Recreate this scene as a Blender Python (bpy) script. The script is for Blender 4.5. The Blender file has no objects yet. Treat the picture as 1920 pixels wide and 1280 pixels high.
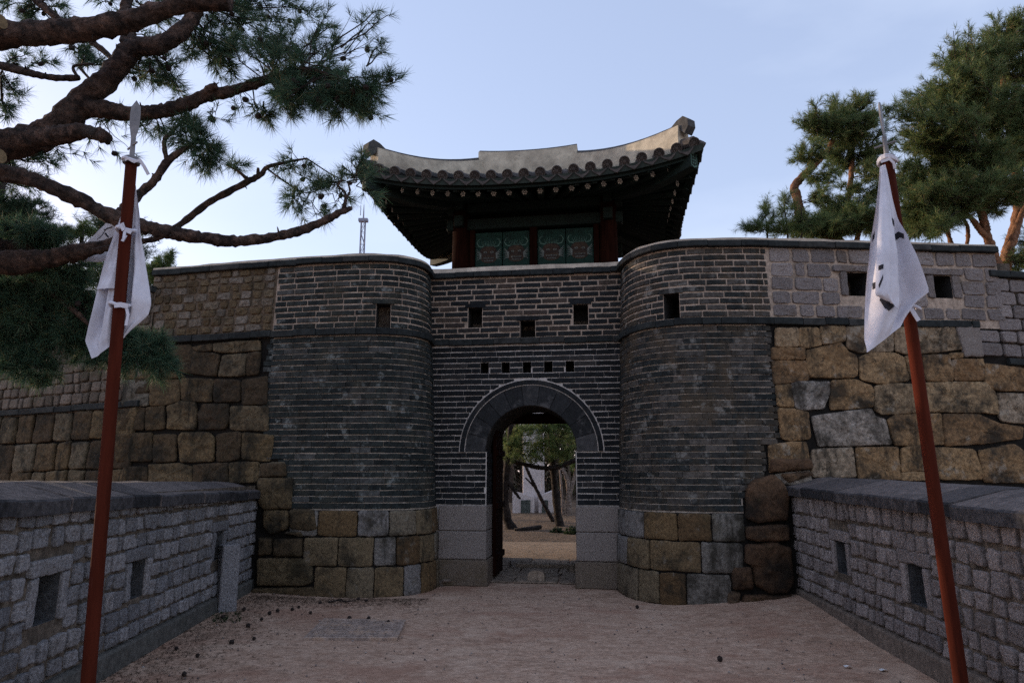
import bpy, bmesh, math, random
import numpy as np
from mathutils import Vector, noise
R = math.radians
scene = bpy.context.scene
col = scene.collection

# ------------------------------------------------------------------ camera
TILT, FPX, HC = R(10.84), 1280.0, 1.6
cam = bpy.data.cameras.new('camera')
cam.sensor_width = 36; cam.lens = 24; cam.clip_end = 2000; cam.clip_start = 0.05
co = bpy.data.objects.new('camera', cam); col.objects.link(co)
co.location = (0, 0, HC); co.rotation_euler = (R(90) + TILT, 0, 0)
scene.camera = co

# ------------------------------------------------------------------ world, sun, exposure
SUN_EL = R(11); SUN_DIR = Vector((-0.87, 0.49, 0)).normalized()      # towards the sun: low at the left, a little beyond the wall
w = bpy.data.worlds.new('World'); scene.world = w; w.use_nodes = True
nt = w.node_tree; nt.nodes.clear(); L = nt.links.new
sky = nt.nodes.new('ShaderNodeTexSky'); sky.sky_type = 'NISHITA'; sky.sun_disc = False
sky.sun_elevation = SUN_EL; sky.sun_rotation = math.atan2(SUN_DIR.x, SUN_DIR.y)
sky.air_density = 1.0; sky.dust_density = 0.5; sky.ozone_density = 2.5
def mixn(kind, fac):
    n = nt.nodes.new('ShaderNodeMix'); n.data_type = 'RGBA'; n.blend_type = kind; n.inputs['Factor'].default_value = fac; return n
hue = mixn('MULTIPLY', 1.0); hue.inputs['B'].default_value = (1.38, .97, .80, 1)     # white balance of the evening haze
veil = mixn('MIX', .55); veil.inputs['B'].default_value = (1.42, 1.72, 2.5, 1)        # thin high haze
tc = nt.nodes.new('ShaderNodeTexCoord')
mp = nt.nodes.new('ShaderNodeMapping'); mp.inputs['Scale'].default_value = (1.0, 2.6, 4.0); mp.inputs['Rotation'].default_value = (0.2, 0.5, 0.6)
nz = nt.nodes.new('ShaderNodeTexNoise'); nz.inputs['Scale'].default_value = 1.2; nz.inputs['Detail'].default_value = 6; nz.inputs['Roughness'].default_value = 0.5
rp = nt.nodes.new('ShaderNodeValToRGB'); rp.color_ramp.elements[0].position = 0.45; rp.color_ramp.elements[1].position = 0.9
rp.color_ramp.elements[1].color = (.6, .6, .6, 1)
cl = mixn('MIX', 0); cl.inputs['B'].default_value = (2.5, 2.75, 3.25, 1)
bg = nt.nodes.new('ShaderNodeBackground'); bg.inputs['Strength'].default_value = 0.12
wo = nt.nodes.new('ShaderNodeOutputWorld')
L(sky.outputs['Color'], hue.inputs['A']); L(hue.outputs['Result'], veil.inputs['A']); L(veil.outputs['Result'], cl.inputs['A'])
L(tc.outputs['Generated'], mp.inputs['Vector']); L(mp.outputs['Vector'], nz.inputs['Vector']); L(nz.outputs['Fac'], rp.inputs['Fac']); L(rp.outputs['Color'], cl.inputs['Factor'])
L(cl.outputs['Result'], bg.inputs['Color']); L(bg.outputs['Background'], wo.inputs['Surface'])
sl = bpy.data.lights.new('sun', 'SUN'); sl.energy = 1.35; sl.angle = R(0.6); sl.color = (1.0, .78, .55)
so = bpy.data.objects.new('sun', sl); col.objects.link(so)
sd = Vector((SUN_DIR.x * math.cos(SUN_EL), SUN_DIR.y * math.cos(SUN_EL), math.sin(SUN_EL)))
so.rotation_euler = sd.to_track_quat('Z', 'Y').to_euler()
scene.view_settings.view_transform = 'Standard'; scene.view_settings.look = 'None'
scene.view_settings.exposure = 1.77; scene.view_settings.gamma = 1.0
scene.cycles.max_bounces = 6; scene.cycles.diffuse_bounces = 3; scene.cycles.glossy_bounces = 2
scene.cycles.use_denoising = False

# ------------------------------------------------------------------ helpers
def at(px, py, Y):
    a = (px - 960) / FPX; u = (640 - py) / FPX
    d = Vector((a, math.cos(TILT) - u * math.sin(TILT), math.sin(TILT) + u * math.cos(TILT)))
    return Vector((0, 0, HC)) + d * (Y / d.y)
def on_ground(px, py, z=0.0):
    a = (px - 960) / FPX; u = (640 - py) / FPX
    d = Vector((a, math.cos(TILT) - u * math.sin(TILT), math.sin(TILT) + u * math.cos(TILT)))
    return Vector((0, 0, HC)) + d * ((z - HC) / d.z)
def zc(p): return p.y * math.cos(TILT) + (p.z - HC) * math.sin(TILT)
def proj(p):
    c = zc(p); up = -p.y * math.sin(TILT) + (p.z - HC) * math.cos(TILT)
    return 960 + FPX * p.x / c, 640 - FPX * up / c

def tag(o, label=None, cat=None, group=None, kind=None):
    if label: o['label'] = label
    if cat: o['category'] = cat
    if group: o['group'] = group
    if kind: o['kind'] = kind
    return o
def empty(name, loc=(0, 0, 0), rz=0.0):
    o = bpy.data.objects.new(name, None); o.empty_display_size = .2
    o.location = loc; o.rotation_euler = (0, 0, rz); col.objects.link(o); return o
def link_mesh(name, me, parent=None):
    o = bpy.data.objects.new(name, me); col.objects.link(o)
    if parent is not None: o.parent = parent
    return o
def unparent_offset(o, parent):
    """parent keeping world coordinates (parent may be moved/rotated)"""
    from mathutils import Matrix
    o.parent = parent
    o.matrix_parent_inverse = (Matrix.Translation(parent.location) @ parent.rotation_euler.to_matrix().to_4x4()).inverted()

class MB:
    def __init__(s): s.v = []; s.f = []; s.m = []
    def quad(s, a, b, c, d, m=0):
        n = len(s.v); s.v += [tuple(a), tuple(b), tuple(c), tuple(d)]; s.f.append((n, n+1, n+2, n+3)); s.m.append(m)
    def poly(s, pts, m=0):
        n = len(s.v); s.v += [tuple(p) for p in pts]; s.f.append(tuple(range(n, n + len(pts)))); s.m.append(m)
    def grid(s, rows, m=0, close=False):
        n = len(s.v); k = len(rows[0])
        for r in rows: s.v += [tuple(p) for p in r]
        for i in range(len(rows) - 1):
            for j in range(k if close else k - 1):
                j2 = (j + 1) % k
                s.f.append((n + i*k + j, n + i*k + j2, n + (i+1)*k + j2, n + (i+1)*k + j)); s.m.append(m)
    def box(s, c, size, m=0, rz=0.0, bev=0.0, taper=1.0):
        sx, sy, sz = [q / 2 for q in size]; cr, sr = math.cos(rz), math.sin(rz)
        def P(x, y, z):
            return (c[0] + x*cr - y*sr, c[1] + x*sr + y*cr, c[2] + z)
        b = bev; rings = []
        for z, k, ins in ([(-sz, 1, b), (-sz + b, 1, 0), (sz - b, taper, 0), (sz, taper, b)] if b else [(-sz, 1, 0), (sz, taper, 0)]):
            x, y = sx*k - ins, sy*k - ins
            if b:
                X, Y_ = sx*k - ins, sy*k - ins; q = b
                rings.append([P(-X+q, -Y_, z), P(X-q, -Y_, z), P(X, -Y_+q, z), P(X, Y_-q, z), P(X-q, Y_, z), P(-X+q, Y_, z), P(-X, Y_-q, z), P(-X, -Y_+q, z)])
            else:
                rings.append([P(-x, -y, z), P(x, -y, z), P(x, y, z), P(-x, y, z)])
        n0 = len(s.v); k = len(rings[0])
        s.grid(rings, m, close=True)
        s.f.append(tuple(n0 + j for j in reversed(range(k)))); s.m.append(m)
        t = n0 + (len(rings) - 1) * k
        s.f.append(tuple(t + j for j in range(k))); s.m.append(m)
    def tube(s, pts, rads, k=8, m=0, cap=True, jit=0.0, rng=None):
        rows = []; pts = [Vector(p) for p in pts]; ref = Vector((0.13, 0.21, 0.97))
        for i, p in enumerate(pts):
            t = (pts[min(i+1, len(pts)-1)] - pts[max(i-1, 0)]).normalized()
            a = t.cross(ref)
            if a.length < .05: a = t.cross(Vector((1, 0, 0)))
            a.normalize(); b = t.cross(a)
            row = []
            for j in range(k):
                th = 2*math.pi*j/k; d = a*math.cos(th) + b*math.sin(th); r = rads[i]
                if jit:
                    w3 = p + d*rads[i]; r *= 1 + jit * noise.noise(w3 * (2.2 / max(.03, rads[i]) * .35)) * 1.0
                    if rads[i] > .02: r += min(.012, rads[i]*.22) * (abs(noise.noise(w3*26)) * 2.2 - .5)
                row.append(p + d*r)
            rows.append(row)
        n0 = len(s.v); s.grid(rows, m, close=True)
        if cap:
            s.f.append(tuple(n0 + j for j in reversed(range(k)))); s.m.append(m)
            t = n0 + (len(rows)-1)*k; s.f.append(tuple(t + j for j in range(k))); s.m.append(m)
    def build(s, name, mats, parent=None, smooth=False):
        me = bpy.data.meshes.new(name)
        me.from_pydata(s.v, [], s.f)
        for q in (mats if isinstance(mats, (list, tuple)) else [mats]): me.materials.append(q)
        me.polygons.foreach_set('material_index', s.m)
        if smooth: me.polygons.foreach_set('use_smooth', [True]*len(s.f))
        me.update()
        return link_mesh(name, me, parent)

# ------------------------------------------------------------------ materials
TONE = {'slate_brick': .36, 'worn_brick': .37, 'dark_brick': .27, 'mixed_brick': .33, 'lime_mortar': .84, 'thin_joint': .95, 'bright_joint': 1.0, 'coping_brick': .4, 'lime_cap': .75,
        'grey_granite': .68, 'blue_granite': .86, 'mauve_granite': .92, 'ochre_stone': .80, 'mossy_stone': .56, 'ochre_rubble': .62, 'stained_base_stone': .64, 'dark_boulder': .6, 'grey_mortar': .55,
        'earthy_mortar': .5, 'kerb_concrete': .6, 'grey_foot': .5, 'slab_coping': .58, 'sandy_ground': 1.04, 'worn_paving': 1.05, 'red_painted_wood': .13, 'flagpole_wood': .36, 'green_painted_wood': .16,
        'green_panel': .16, 'arch_voussoir': .40, 'tooled_granite': .72, 'stained_granite': .6, 'soot_brick': .5, 'roof_tile': .5, 'mossy_roof_tile': .4, 'ridge_plaster': .78, 'red_pine_bark': .68,
        'grey_pine_bark': .5, 'white_cloth': .92, 'spear_steel': .6, 'medallion_paint': 1.6, 'faded_white_paint': .42, 'pale_green_paint': .5, 'iron_cover': 1.9, 'monument_granite': 1.35, 'sawn_wood': .4, 'bare_twigs': .8}
W1 = (1.14, 1.0, .84); W2 = (1.08, 1.0, .92)
WARM = {k: W1 for k in 'worn_brick mixed_brick lime_mortar thin_joint lime_cap ochre_stone mossy_stone ochre_rubble stained_base_stone dark_boulder grey_mortar earthy_mortar kerb_concrete sandy_ground worn_paving tooled_granite stained_granite ridge_plaster shaded_granite pale_sand iron_cover'.split()}
WARM.update({k: W2 for k in 'mauve_granite grey_granite dark_brick bright_joint coping_brick blue_granite slab_coping arch_voussoir grey_foot roof_tile monument_granite'.split()})
WARM['slate_brick'] = (1.0, 1.03, .90)
for k in ('worn_brick', 'mixed_brick'): WARM[k] = (.96, 1.0, .98)
WARM['slate_brick'] = (.90, 1.0, .98); WARM['dark_brick'] = (.93, 1.0, 1.06); WARM['ochre_stone'] = (1.0, 1.0, .93); WARM['coping_brick'] = (.96, 1.02, 1.0); WARM['ridge_plaster'] = (1.04, 1, .93); WARM['sandy_ground'] = (1.15, .99, .83)
for k in ('stained_base_stone', 'mossy_stone'): WARM[k] = (1.04, 1.0, .90)
WARM['flagpole_wood'] = (1.08, .95, .92)
def mat(name, cols, noise_amt=.35, noise_scale=9.0, stains=(), bump=(40, .4, .01), rough=.9, island=True, bump2=None, spec=.25, nstretch=None):
    m = bpy.data.materials.new(name); m.use_nodes = True; t = m.node_tree; N = t.nodes; K = t.links.new
    k_ = TONE.get(name, 1.0); wm = WARM.get(name, (1, 1, 1)); cols = [(p_, tuple(q*k_*h for q, h in zip(c_, wm))) for p_, c_ in cols]; stains = [(t_[0], t_[1], t_[2], tuple(q*k_*h for q, h in zip(t_[3], wm))) + tuple(t_[4:]) for t_ in stains]
    b = N['Principled BSDF']; b.inputs['Roughness'].default_value = rough
    b.inputs['Specular IOR Level'].default_value = spec
    geo = N.new('ShaderNodeNewGeometry'); pos = geo.outputs['Position']
    if nstretch:
        mpn = N.new('ShaderNodeMapping'); mpn.inputs['Scale'].default_value = nstretch; K(pos, mpn.inputs['Vector']); spos = mpn.outputs['Vector']
    else: spos = pos
    def tex(sc, det=6, ro=.6, p=None, off=0):
        n = N.new('ShaderNodeTexNoise'); n.inputs['Scale'].default_value = sc; n.inputs['Detail'].default_value = det; n.inputs['Roughness'].default_value = ro
        if off:
            q = N.new('ShaderNodeMapping'); q.inputs['Location'].default_value = (off, off*1.7, off*.6); K(p or pos, q.inputs['Vector']); K(q.outputs['Vector'], n.inputs['Vector'])
        else: K(p or pos, n.inputs['Vector'])
        return n.outputs['Fac']
    r = N.new('ShaderNodeValToRGB'); cr = r.color_ramp; cr.interpolation = 'LINEAR'
    while len(cr.elements) < len(cols): cr.elements.new(.5)
    for e, (p_, c_) in zip(cr.elements, cols): e.position = p_; e.color = (*c_, 1)
    if island:
        K(geo.outputs['Random Per Island'], r.inputs['Fac'])
    else:
        mr = N.new('ShaderNodeMapRange'); mr.inputs[1].default_value = .3; mr.inputs[2].default_value = .7
        K(tex(noise_scale*.35, 5, .6, spos), mr.inputs[0]); K(mr.outputs[0], r.inputs['Fac'])
    c = r.outputs['Color']
    if noise_amt:
        mr = N.new('ShaderNodeMapRange'); mr.inputs[1].default_value = .36; mr.inputs[2].default_value = .64
        mr.inputs[3].default_value = 1 - noise_amt; mr.inputs[4].default_value = 1 + noise_amt
        K(tex(noise_scale, 9, .68, spos), mr.inputs[0])
        x = N.new('ShaderNodeMix'); x.data_type = 'RGBA'; x.blend_type = 'MULTIPLY'; x.inputs['Factor'].default_value = 1
        K(c, x.inputs['A']); K(mr.outputs[0], x.inputs['B']); c = x.outputs['Result']
    for i, st_ in enumerate(stains):
        sc, lo, hi, colr, amt = st_[:5]; sp_ = spos
        if len(st_) > 5:
            q_ = N.new('ShaderNodeMapping'); q_.inputs['Scale'].default_value = st_[5]; K(pos, q_.inputs['Vector']); sp_ = q_.outputs['Vector']
        mr = N.new('ShaderNodeMapRange'); mr.inputs[1].default_value = lo; mr.inputs[2].default_value = hi; mr.inputs[4].default_value = amt
        K(tex(sc, 8, .68, sp_, off=3.1 + 7.7*i), mr.inputs[0])
        x = N.new('ShaderNodeMix'); x.data_type = 'RGBA'; x.inputs['B'].default_value = (*colr, 1)
        K(mr.outputs[0], x.inputs['Factor']); K(c, x.inputs['A']); c = x.outputs['Result']
    K(c, b.inputs['Base Color'])
    if bump:
        bn = N.new('ShaderNodeBump'); bn.inputs['Strength'].default_value = bump[1]; bn.inputs['Distance'].default_value = bump[2]
        K(tex(bump[0], 8, .7, spos), bn.inputs['Height'])
        if bump2:
            b2 = N.new('ShaderNodeBump'); b2.inputs['Strength'].default_value = bump2[1]; b2.inputs['Distance'].default_value = bump2[2]
            K(tex(bump2[0], 4, .6, spos, off=5), b2.inputs['Height']); K(bn.outputs['Normal'], b2.inputs['Normal']); K(b2.outputs['Normal'], b.inputs['Normal'])
        else: K(bn.outputs['Normal'], b.inputs['Normal'])
    return m

BLK = (.012, .012, .013)
M = {}
M['brick'] = mat('slate_brick', [(0, (.026, .031, .033)), (.3, (.046, .054, .055)), (.55, (.06, .066, .064)), (.82, (.08, .08, .076)), (.94, (.12, .11, .108)), (1, (.22, .195, .19))],
                 .5, 17, [(2.2, .52, .66, (.14, .115, .085), .7), (1.1, .55, .68, (.11, .115, .115), .6), (4.6, .58, .66, (.70, .67, .66), .6), (5, .55, .66, (.018, .02, .018), .7, (1, 1, .10)), (1.3, .58, .7, (.022, .023, .024), .6)], (60, .5, .012), .85)
M['brick_pale'] = mat('worn_brick', [(0, (.032, .038, .04)), (.25, (.055, .06, .06)), (.5, (.08, .076, .073)), (.8, (.125, .11, .102)), (1, (.24, .2, .18))],
                 .5, 17, [(1.8, .50, .64, (.20, .135, .085), .75), (4.2, .565, .66, (.66, .60, .56), .6), (4.5, .54, .66, (.10, .068, .04), .7, (1, 1, .10)), (1.3, .6, .7, (.022, .023, .024), .5)], (60, .6, .015), .88)
M['brick_dark'] = mat('dark_brick', [(0, (.020, .022, .026)), (.5, (.034, .037, .042)), (.85, (.05, .052, .056)), (1, (.13, .11, .10))],
                 .4, 14, [(3, .58, .7, (.09, .09, .098), .5), (7, .62, .72, (.19, .18, .17), .5), (5, .57, .66, (.01, .011, .012), .7, (1, 1, .12))], (60, .5, .012), .8)
M['brick_warm'] = mat('mixed_brick', [(0, (.028, .031, .036)), (.5, (.048, .05, .054)), (.80, (.06, .06, .062)), (.88, (.15, .105, .088)), (1, (.21, .15, .12))],
                 .4, 14, [(3, .6, .72, (.11, .09, .075), .45)], (60, .5, .012), .85)
M['mortar'] = mat('lime_mortar', [(0, (.33, .285, .265)), (1, (.45, .40, .375))], .3, 25, [(2.2, .52, .66, (.12, .105, .095), .85)], (70, .6, .01), .95, island=False)
M['joint'] = mat('thin_joint', [(0, (.24, .22, .215)), (1, (.36, .34, .33))], .3, 25, [(2.0, .54, .68, (.05, .048, .047), .85)], (70, .5, .008), .95, island=False)
M['joint_pale'] = mat('bright_joint', [(0, (.33, .315, .315)), (1, (.46, .44, .43))], .3, 25, [(2.2, .56, .7, (.08, .075, .072), .85)], (70, .5, .008), .95, island=False)
M['void'] = mat('dark_recess', [(0, (.02, .019, .018)), (1, (.03, .028, .027))], .2, 20, (), None, .95, island=False)  # near-black colour stands in for the shade inside the openings
M['coping'] = mat('coping_brick', [(0, (.03, .034, .036)), (.6, (.05, .055, .056)), (1, (.095, .088, .085))], .45, 10, [(3, .56, .7, (.15, .135, .125), .4)], (40, .6, .015), .85)
M['lime'] = mat('lime_cap', [(0, (.36, .34, .32)), (1, (.6, .57, .54))], .25, 6, [(3, .55, .72, (.2, .18, .16), .7), (14, .6, .7, (.15, .13, .12), .5)], (40, .4, .01), .9, island=False)
M['granite'] = mat('grey_granite', [(0, (.19, .175, .18)), (.5, (.26, .238, .245)), (1, (.34, .312, .318))], .42, 55, [(1.6, .55, .7, (.15, .115, .08), .6), (9, .62, .74, (.08, .075, .075), .6)], (75, .9, .014), .92)
M['granite_cool'] = mat('blue_granite', [(0, (.15, .155, .175)), (.5, (.205, .21, .235)), (1, (.28, .28, .305))], .45, 55, [(1.4, .55, .72, (.13, .12, .105), .6), (9, .62, .74, (.06, .062, .066), .6)], (75, 1, .016), .92)
M['granite_pink'] = mat('mauve_granite', [(0, (.165, .15, .155)), (.5, (.22, .20, .205)), (1, (.28, .255, .26))], .45, 55, [(1.4, .56, .72, (.12, .095, .08), .6), (9, .62, .74, (.06, .056, .055), .6)], (75, 1, .016), .92)
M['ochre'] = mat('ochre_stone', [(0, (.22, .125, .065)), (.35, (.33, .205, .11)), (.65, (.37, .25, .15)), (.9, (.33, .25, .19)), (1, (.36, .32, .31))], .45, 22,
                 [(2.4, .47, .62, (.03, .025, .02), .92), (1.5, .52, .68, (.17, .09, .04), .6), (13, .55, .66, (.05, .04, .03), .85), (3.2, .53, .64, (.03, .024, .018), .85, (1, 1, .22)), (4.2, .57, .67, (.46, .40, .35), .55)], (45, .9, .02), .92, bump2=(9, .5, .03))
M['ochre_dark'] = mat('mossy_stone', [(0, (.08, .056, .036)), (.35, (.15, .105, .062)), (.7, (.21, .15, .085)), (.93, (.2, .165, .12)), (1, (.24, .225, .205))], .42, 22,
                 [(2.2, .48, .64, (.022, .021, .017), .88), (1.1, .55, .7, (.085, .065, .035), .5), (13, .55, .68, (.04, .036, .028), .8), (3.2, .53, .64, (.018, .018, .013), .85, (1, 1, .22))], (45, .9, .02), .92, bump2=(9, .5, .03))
M['ochre_small'] = mat('ochre_rubble', [(0, (.12, .09, .055)), (.4, (.19, .155, .105)), (.7, (.20, .185, .17)), (1, (.25, .235, .225))], .4, 22,
                 [(1.6, .52, .68, (.045, .042, .034), .75), (10, .6, .72, (.055, .048, .038), .6)], (50, .9, .016), .92)
M['base_stone'] = mat('stained_base_stone', [(0, (.13, .078, .04)), (.4, (.21, .135, .07)), (.68, (.22, .165, .105)), (.82, (.22, .195, .17)), (.92, (.26, .24, .245)), (1, (.29, .272, .285))], .4, 30,
                 [(2.8, .50, .64, (.035, .029, .021), .82), (1.7, .55, .7, (.12, .095, .05), .55), (3.5, .54, .64, (.03, .026, .018), .8, (1, 1, .2)), (15, .57, .68, (.06, .05, .035), .7), (4.6, .58, .68, (.36, .33, .30), .5)], (60, .9, .015), .92)
M['boulder'] = mat('dark_boulder', [(0, (.10, .062, .04)), (.5, (.16, .10, .065)), (1, (.2, .14, .095))], .4, 18, [(1.7, .46, .62, (.022, .019, .017), .92), (6, .6, .7, (.11, .105, .05), .5)], (45, .9, .02), .92, bump2=(7, .5, .04))
M['earth_joint'] = mat('deep_joint', [(0, (.007, .006, .005)), (1, (.016, .013, .011))], .3, 20, (), (40, .6, .02), .98, island=False)
M['grey_mortar'] = mat('grey_mortar', [(0, (.13, .115, .105)), (1, (.25, .22, .2))], .4, 22, [(3, .5, .66, (.05, .045, .04), .8)], (50, .8, .015), .95, island=False)
M['concrete'] = mat('kerb_concrete', [(0, (.17, .15, .145)), (1, (.25, .22, .21))], .35, 18, [(2.5, .55, .7, (.08, .07, .06), .6)], (60, .6, .01), .95, island=False)
M['slab_cap'] = mat('slab_coping', [(0, (.105, .098, .105)), (.5, (.155, .138, .142)), (1, (.21, .185, .185))], .4, 20, [(2.2, .52, .7, (.06, .06, .066), .65), (12, .62, .72, (.29, .27, .27), .45)], (50, .8, .012), .9)
M['ground'] = mat('sandy_ground', [(0, (.26, .185, .15)), (.45, (.33, .25, .21)), (1, (.40, .32, .28))], .30, 30, [(1.1, .50, .62, (.24, .145, .115), .6), (3.7, .54, .66, (.18, .125, .10), .6), (1.9, .54, .64, (.44, .365, .32), .6), (42, .58, .68, (.14, .10, .082), .5), (11, .56, .68, (.22, .155, .125), .45)], (110, .5, .006), .97, island=False, bump2=(9, .7, .04), nstretch=(.75, 1.05, 1))
M['path'] = mat('pale_sand', [(0, (.16, .128, .10)), (1, (.24, .19, .15))], .25, 9, [(1, .55, .7, (.22, .16, .12), .5)], (90, .7, .02), .97, island=False)
M['litterbed'] = mat('leafy_soil', [(0, (.09, .06, .04)), (1, (.19, .125, .08))], .5, 20, [(3, .5, .65, (.05, .04, .03), .7)], (50, 1, .04), .97, island=False)
M['paving'] = mat('worn_paving', [(0, (.13, .11, .10)), (1, (.24, .205, .18))], .4, 14, [(3, .55, .7, (.07, .058, .05), .7)], (60, .8, .015), .95)
M['redwood'] = mat('red_painted_wood', [(0, (.085, .026, .017)), (1, (.14, .042, .026))], .35, 16, [(3, .6, .75, (.05, .02, .014), .7)], (50, .4, .006), .95, spec=.03, island=False, nstretch=(1, 1, .15))
M['pole'] = mat('flagpole_wood', [(0, (.13, .030, .017)), (1, (.19, .046, .025))], .3, 14, [(9, .60, .72, (.04, .016, .012), .8), (15, .61, .7, (.30, .14, .10), .45)], (60, .4, .004), .92, spec=.05, island=False, nstretch=(1, 1, .12))
M['greenwood'] = mat('green_painted_wood', [(0, (.012, .04, .03)), (1, (.022, .07, .05))], .4, 10, [(4, .55, .7, (.03, .025, .02), .6)], (50, .4, .005), .75, island=False)
M['panel_green'] = mat('green_panel', [(0, (.022, .12, .085)), (1, (.035, .165, .12))], .35, 10, [(5, .56, .7, (.02, .05, .04), .6)], (50, .3, .004), .75, island=False)
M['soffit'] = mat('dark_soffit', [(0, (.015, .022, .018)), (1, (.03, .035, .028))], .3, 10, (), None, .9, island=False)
M['paint_dark'] = mat('black_brown_paint', [(0, (.02, .012, .01)), (1, (.035, .02, .014))], .3, 20, (), None, .7, island=False)
M['paint_brown'] = mat('brown_paint', [(0, (.032, .018, .011)), (1, (.05, .03, .018))], .3, 20, (), None, .7, island=False)
M['paint_white'] = mat('faded_white_paint', [(0, (.24, .27, .25)), (1, (.36, .39, .36))], .3, 20, (), None, .8, island=False)
M['paint_horn'] = mat('pale_green_paint', [(0, (.10, .2, .16)), (1, (.16, .27, .22))], .3, 20, (), None, .8, island=False)
M['medallion'] = mat('medallion_paint', [(0, (.26, .25, .22)), (1, (.36, .34, .29))], .3, 20, (), None, .8, island=False)
M['tile'] = mat('roof_tile', [(0, (.075, .07, .072)), (.5, (.115, .105, .105)), (1, (.165, .15, .148))], .4, 12, [(5, .56, .7, (.045, .045, .04), .7)], (50, .6, .01), .85)
M['tile_moss'] = mat('mossy_roof_tile', [(0, (.055, .055, .05)), (1, (.12, .11, .105))], .4, 9, [(2, .5, .62, (.03, .04, .02), .8)], (40, .7, .015), .9)
M['plaster'] = mat('ridge_plaster', [(0, (.42, .38, .32)), (1, (.62, .57, .48))], .25, 5, [(2.4, .54, .7, (.27, .235, .20), .7), (9, .62, .7, (.16, .14, .12), .6), (1.2, .6, .7, (.36, .34, .35), .6)], (30, .4, .008), .9, island=False)
M['ridge_end'] = mat('ridge_end_tile', [(0, (.035, .034, .034)), (1, (.07, .066, .064))], .4, 18, (), (50, .6, .01), .8, island=False)
M['bark'] = mat('red_pine_bark', [(0, (.05, .034, .029)), (.5, (.115, .072, .056)), (1, (.21, .125, .092))], .6, 22, [(11, .50, .60, (.02, .015, .014), .85), (4, .56, .66, (.10, .085, .075), .6)], (38, 1, .05), .95, island=False, bump2=(12, .6, .03))
M['bark_dark'] = mat('grey_pine_bark', [(0, (.03, .024, .021)), (.5, (.06, .045, .038)), (1, (.10, .07, .056))], .5, 16, [(8, .54, .66, (.018, .014, .013), .75)], (34, 1, .03), .95, island=False)
M['bark_orange'] = mat('orange_pine_bark', [(0, (.12, .062, .038)), (1, (.24, .12, .066))], .4, 12, [(5, .55, .68, (.05, .032, .024), .7)], (30, .8, .03), .95, island=False)
M['cutwood'] = mat('sawn_wood', [(0, (.40, .28, .15)), (1, (.5, .36, .2))], .3, 20, (), (50, .4, .01), .9, island=False)
M['cone'] = mat('dark_cone', [(0, (.018, .013, .012)), (1, (.035, .024, .02))], .4, 60, (), (90, 1, .01), .9, island=False)
def needle_mat(name, cols):
    m = mat(name, cols, 0.0, 1, (), None, .65, spec=.3)
    t = m.node_tree; b = t.nodes['Principled BSDF']; src = b.inputs['Base Color'].links[0].from_socket
    tr = t.nodes.new('ShaderNodeBsdfTranslucent'); ms = t.nodes.new('ShaderNodeMixShader'); ms.inputs[0].default_value = .35
    t.links.new(src, tr.inputs['Color']); t.links.new(b.outputs[0], ms.inputs[1]); t.links.new(tr.outputs[0], ms.inputs[2]); t.links.new(ms.outputs[0], t.nodes['Material Output'].inputs['Surface'])
    return m
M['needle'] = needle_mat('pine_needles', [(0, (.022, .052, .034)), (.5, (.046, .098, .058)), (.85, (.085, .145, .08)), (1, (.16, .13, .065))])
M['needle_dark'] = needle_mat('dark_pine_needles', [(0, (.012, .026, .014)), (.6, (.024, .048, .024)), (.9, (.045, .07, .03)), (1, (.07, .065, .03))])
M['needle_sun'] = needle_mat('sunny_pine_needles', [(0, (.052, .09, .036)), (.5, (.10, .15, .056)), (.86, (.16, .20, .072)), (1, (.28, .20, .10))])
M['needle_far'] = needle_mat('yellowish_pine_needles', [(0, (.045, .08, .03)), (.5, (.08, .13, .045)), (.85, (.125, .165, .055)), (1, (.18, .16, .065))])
M['bare'] = mat('bare_twigs', [(0, (.08, .055, .042)), (.6, (.14, .10, .078)), (1, (.2, .155, .12))], 0, 1, (), None, .95)
M['cloth'] = mat('white_cloth', [(0, (.60, .59, .66)), (1, (.68, .67, .74))], .06, 30, (), (70, .12, .003), .9, island=False, spec=.1)
M['ink'] = mat('black_ink', [(0, (.018, .017, .024)), (1, (.028, .026, .034))], .2, 20, (), None, .85, island=False)
M['steel'] = mat('spear_steel', [(0, (.24, .235, .25)), (1, (.34, .33, .35))], .2, 20, (), (80, .2, .003), .5, island=False)
M['stone_white'] = mat('monument_granite', [(0, (.40, .38, .39)), (1, (.52, .49, .5))], .2, 30, [(1.5, .6, .72, (.3, .27, .26), .5)], (60, .4, .01), .9, island=False)
M['bronze'] = mat('dark_bronze', [(0, (.05, .06, .05)), (1, (.14, .15, .13))], .5, 25, (), (30, 1, .05), .6, island=False)
M['mast'] = mat('mast_paint', [(0, (.22, .23, .3)), (1, (.28, .29, .36))], .1, 5, (), None, .7, island=False)
M['iron'] = mat('iron_cover', [(0, (.10, .085, .085)), (1, (.17, .145, .14))], .4, 24, [(6, .5, .62, (.2, .155, .13), .7)], (80, .7, .008), .75, island=False)
M['leaf'] = mat('dry_litter', [(0, (.03, .02, .015)), (.6, (.09, .055, .035)), (1, (.19, .13, .085))], 0, 1, (), None, .95)
M['pebble'] = mat('pebbles', [(0, (.08, .065, .06)), (.8, (.2, .16, .145)), (1, (.34, .3, .28))], .2, 60, (), None, .95)
M['shrub'] = needle_mat('shrub_leaves', [(0, (.02, .04, .018)), (.6, (.035, .062, .025)), (1, (.06, .075, .03))])
M['paper'] = mat('white_scrap', [(0, (.6, .6, .6)), (1, (.7, .7, .7))], .1, 20, (), None, .9, island=False)

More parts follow.
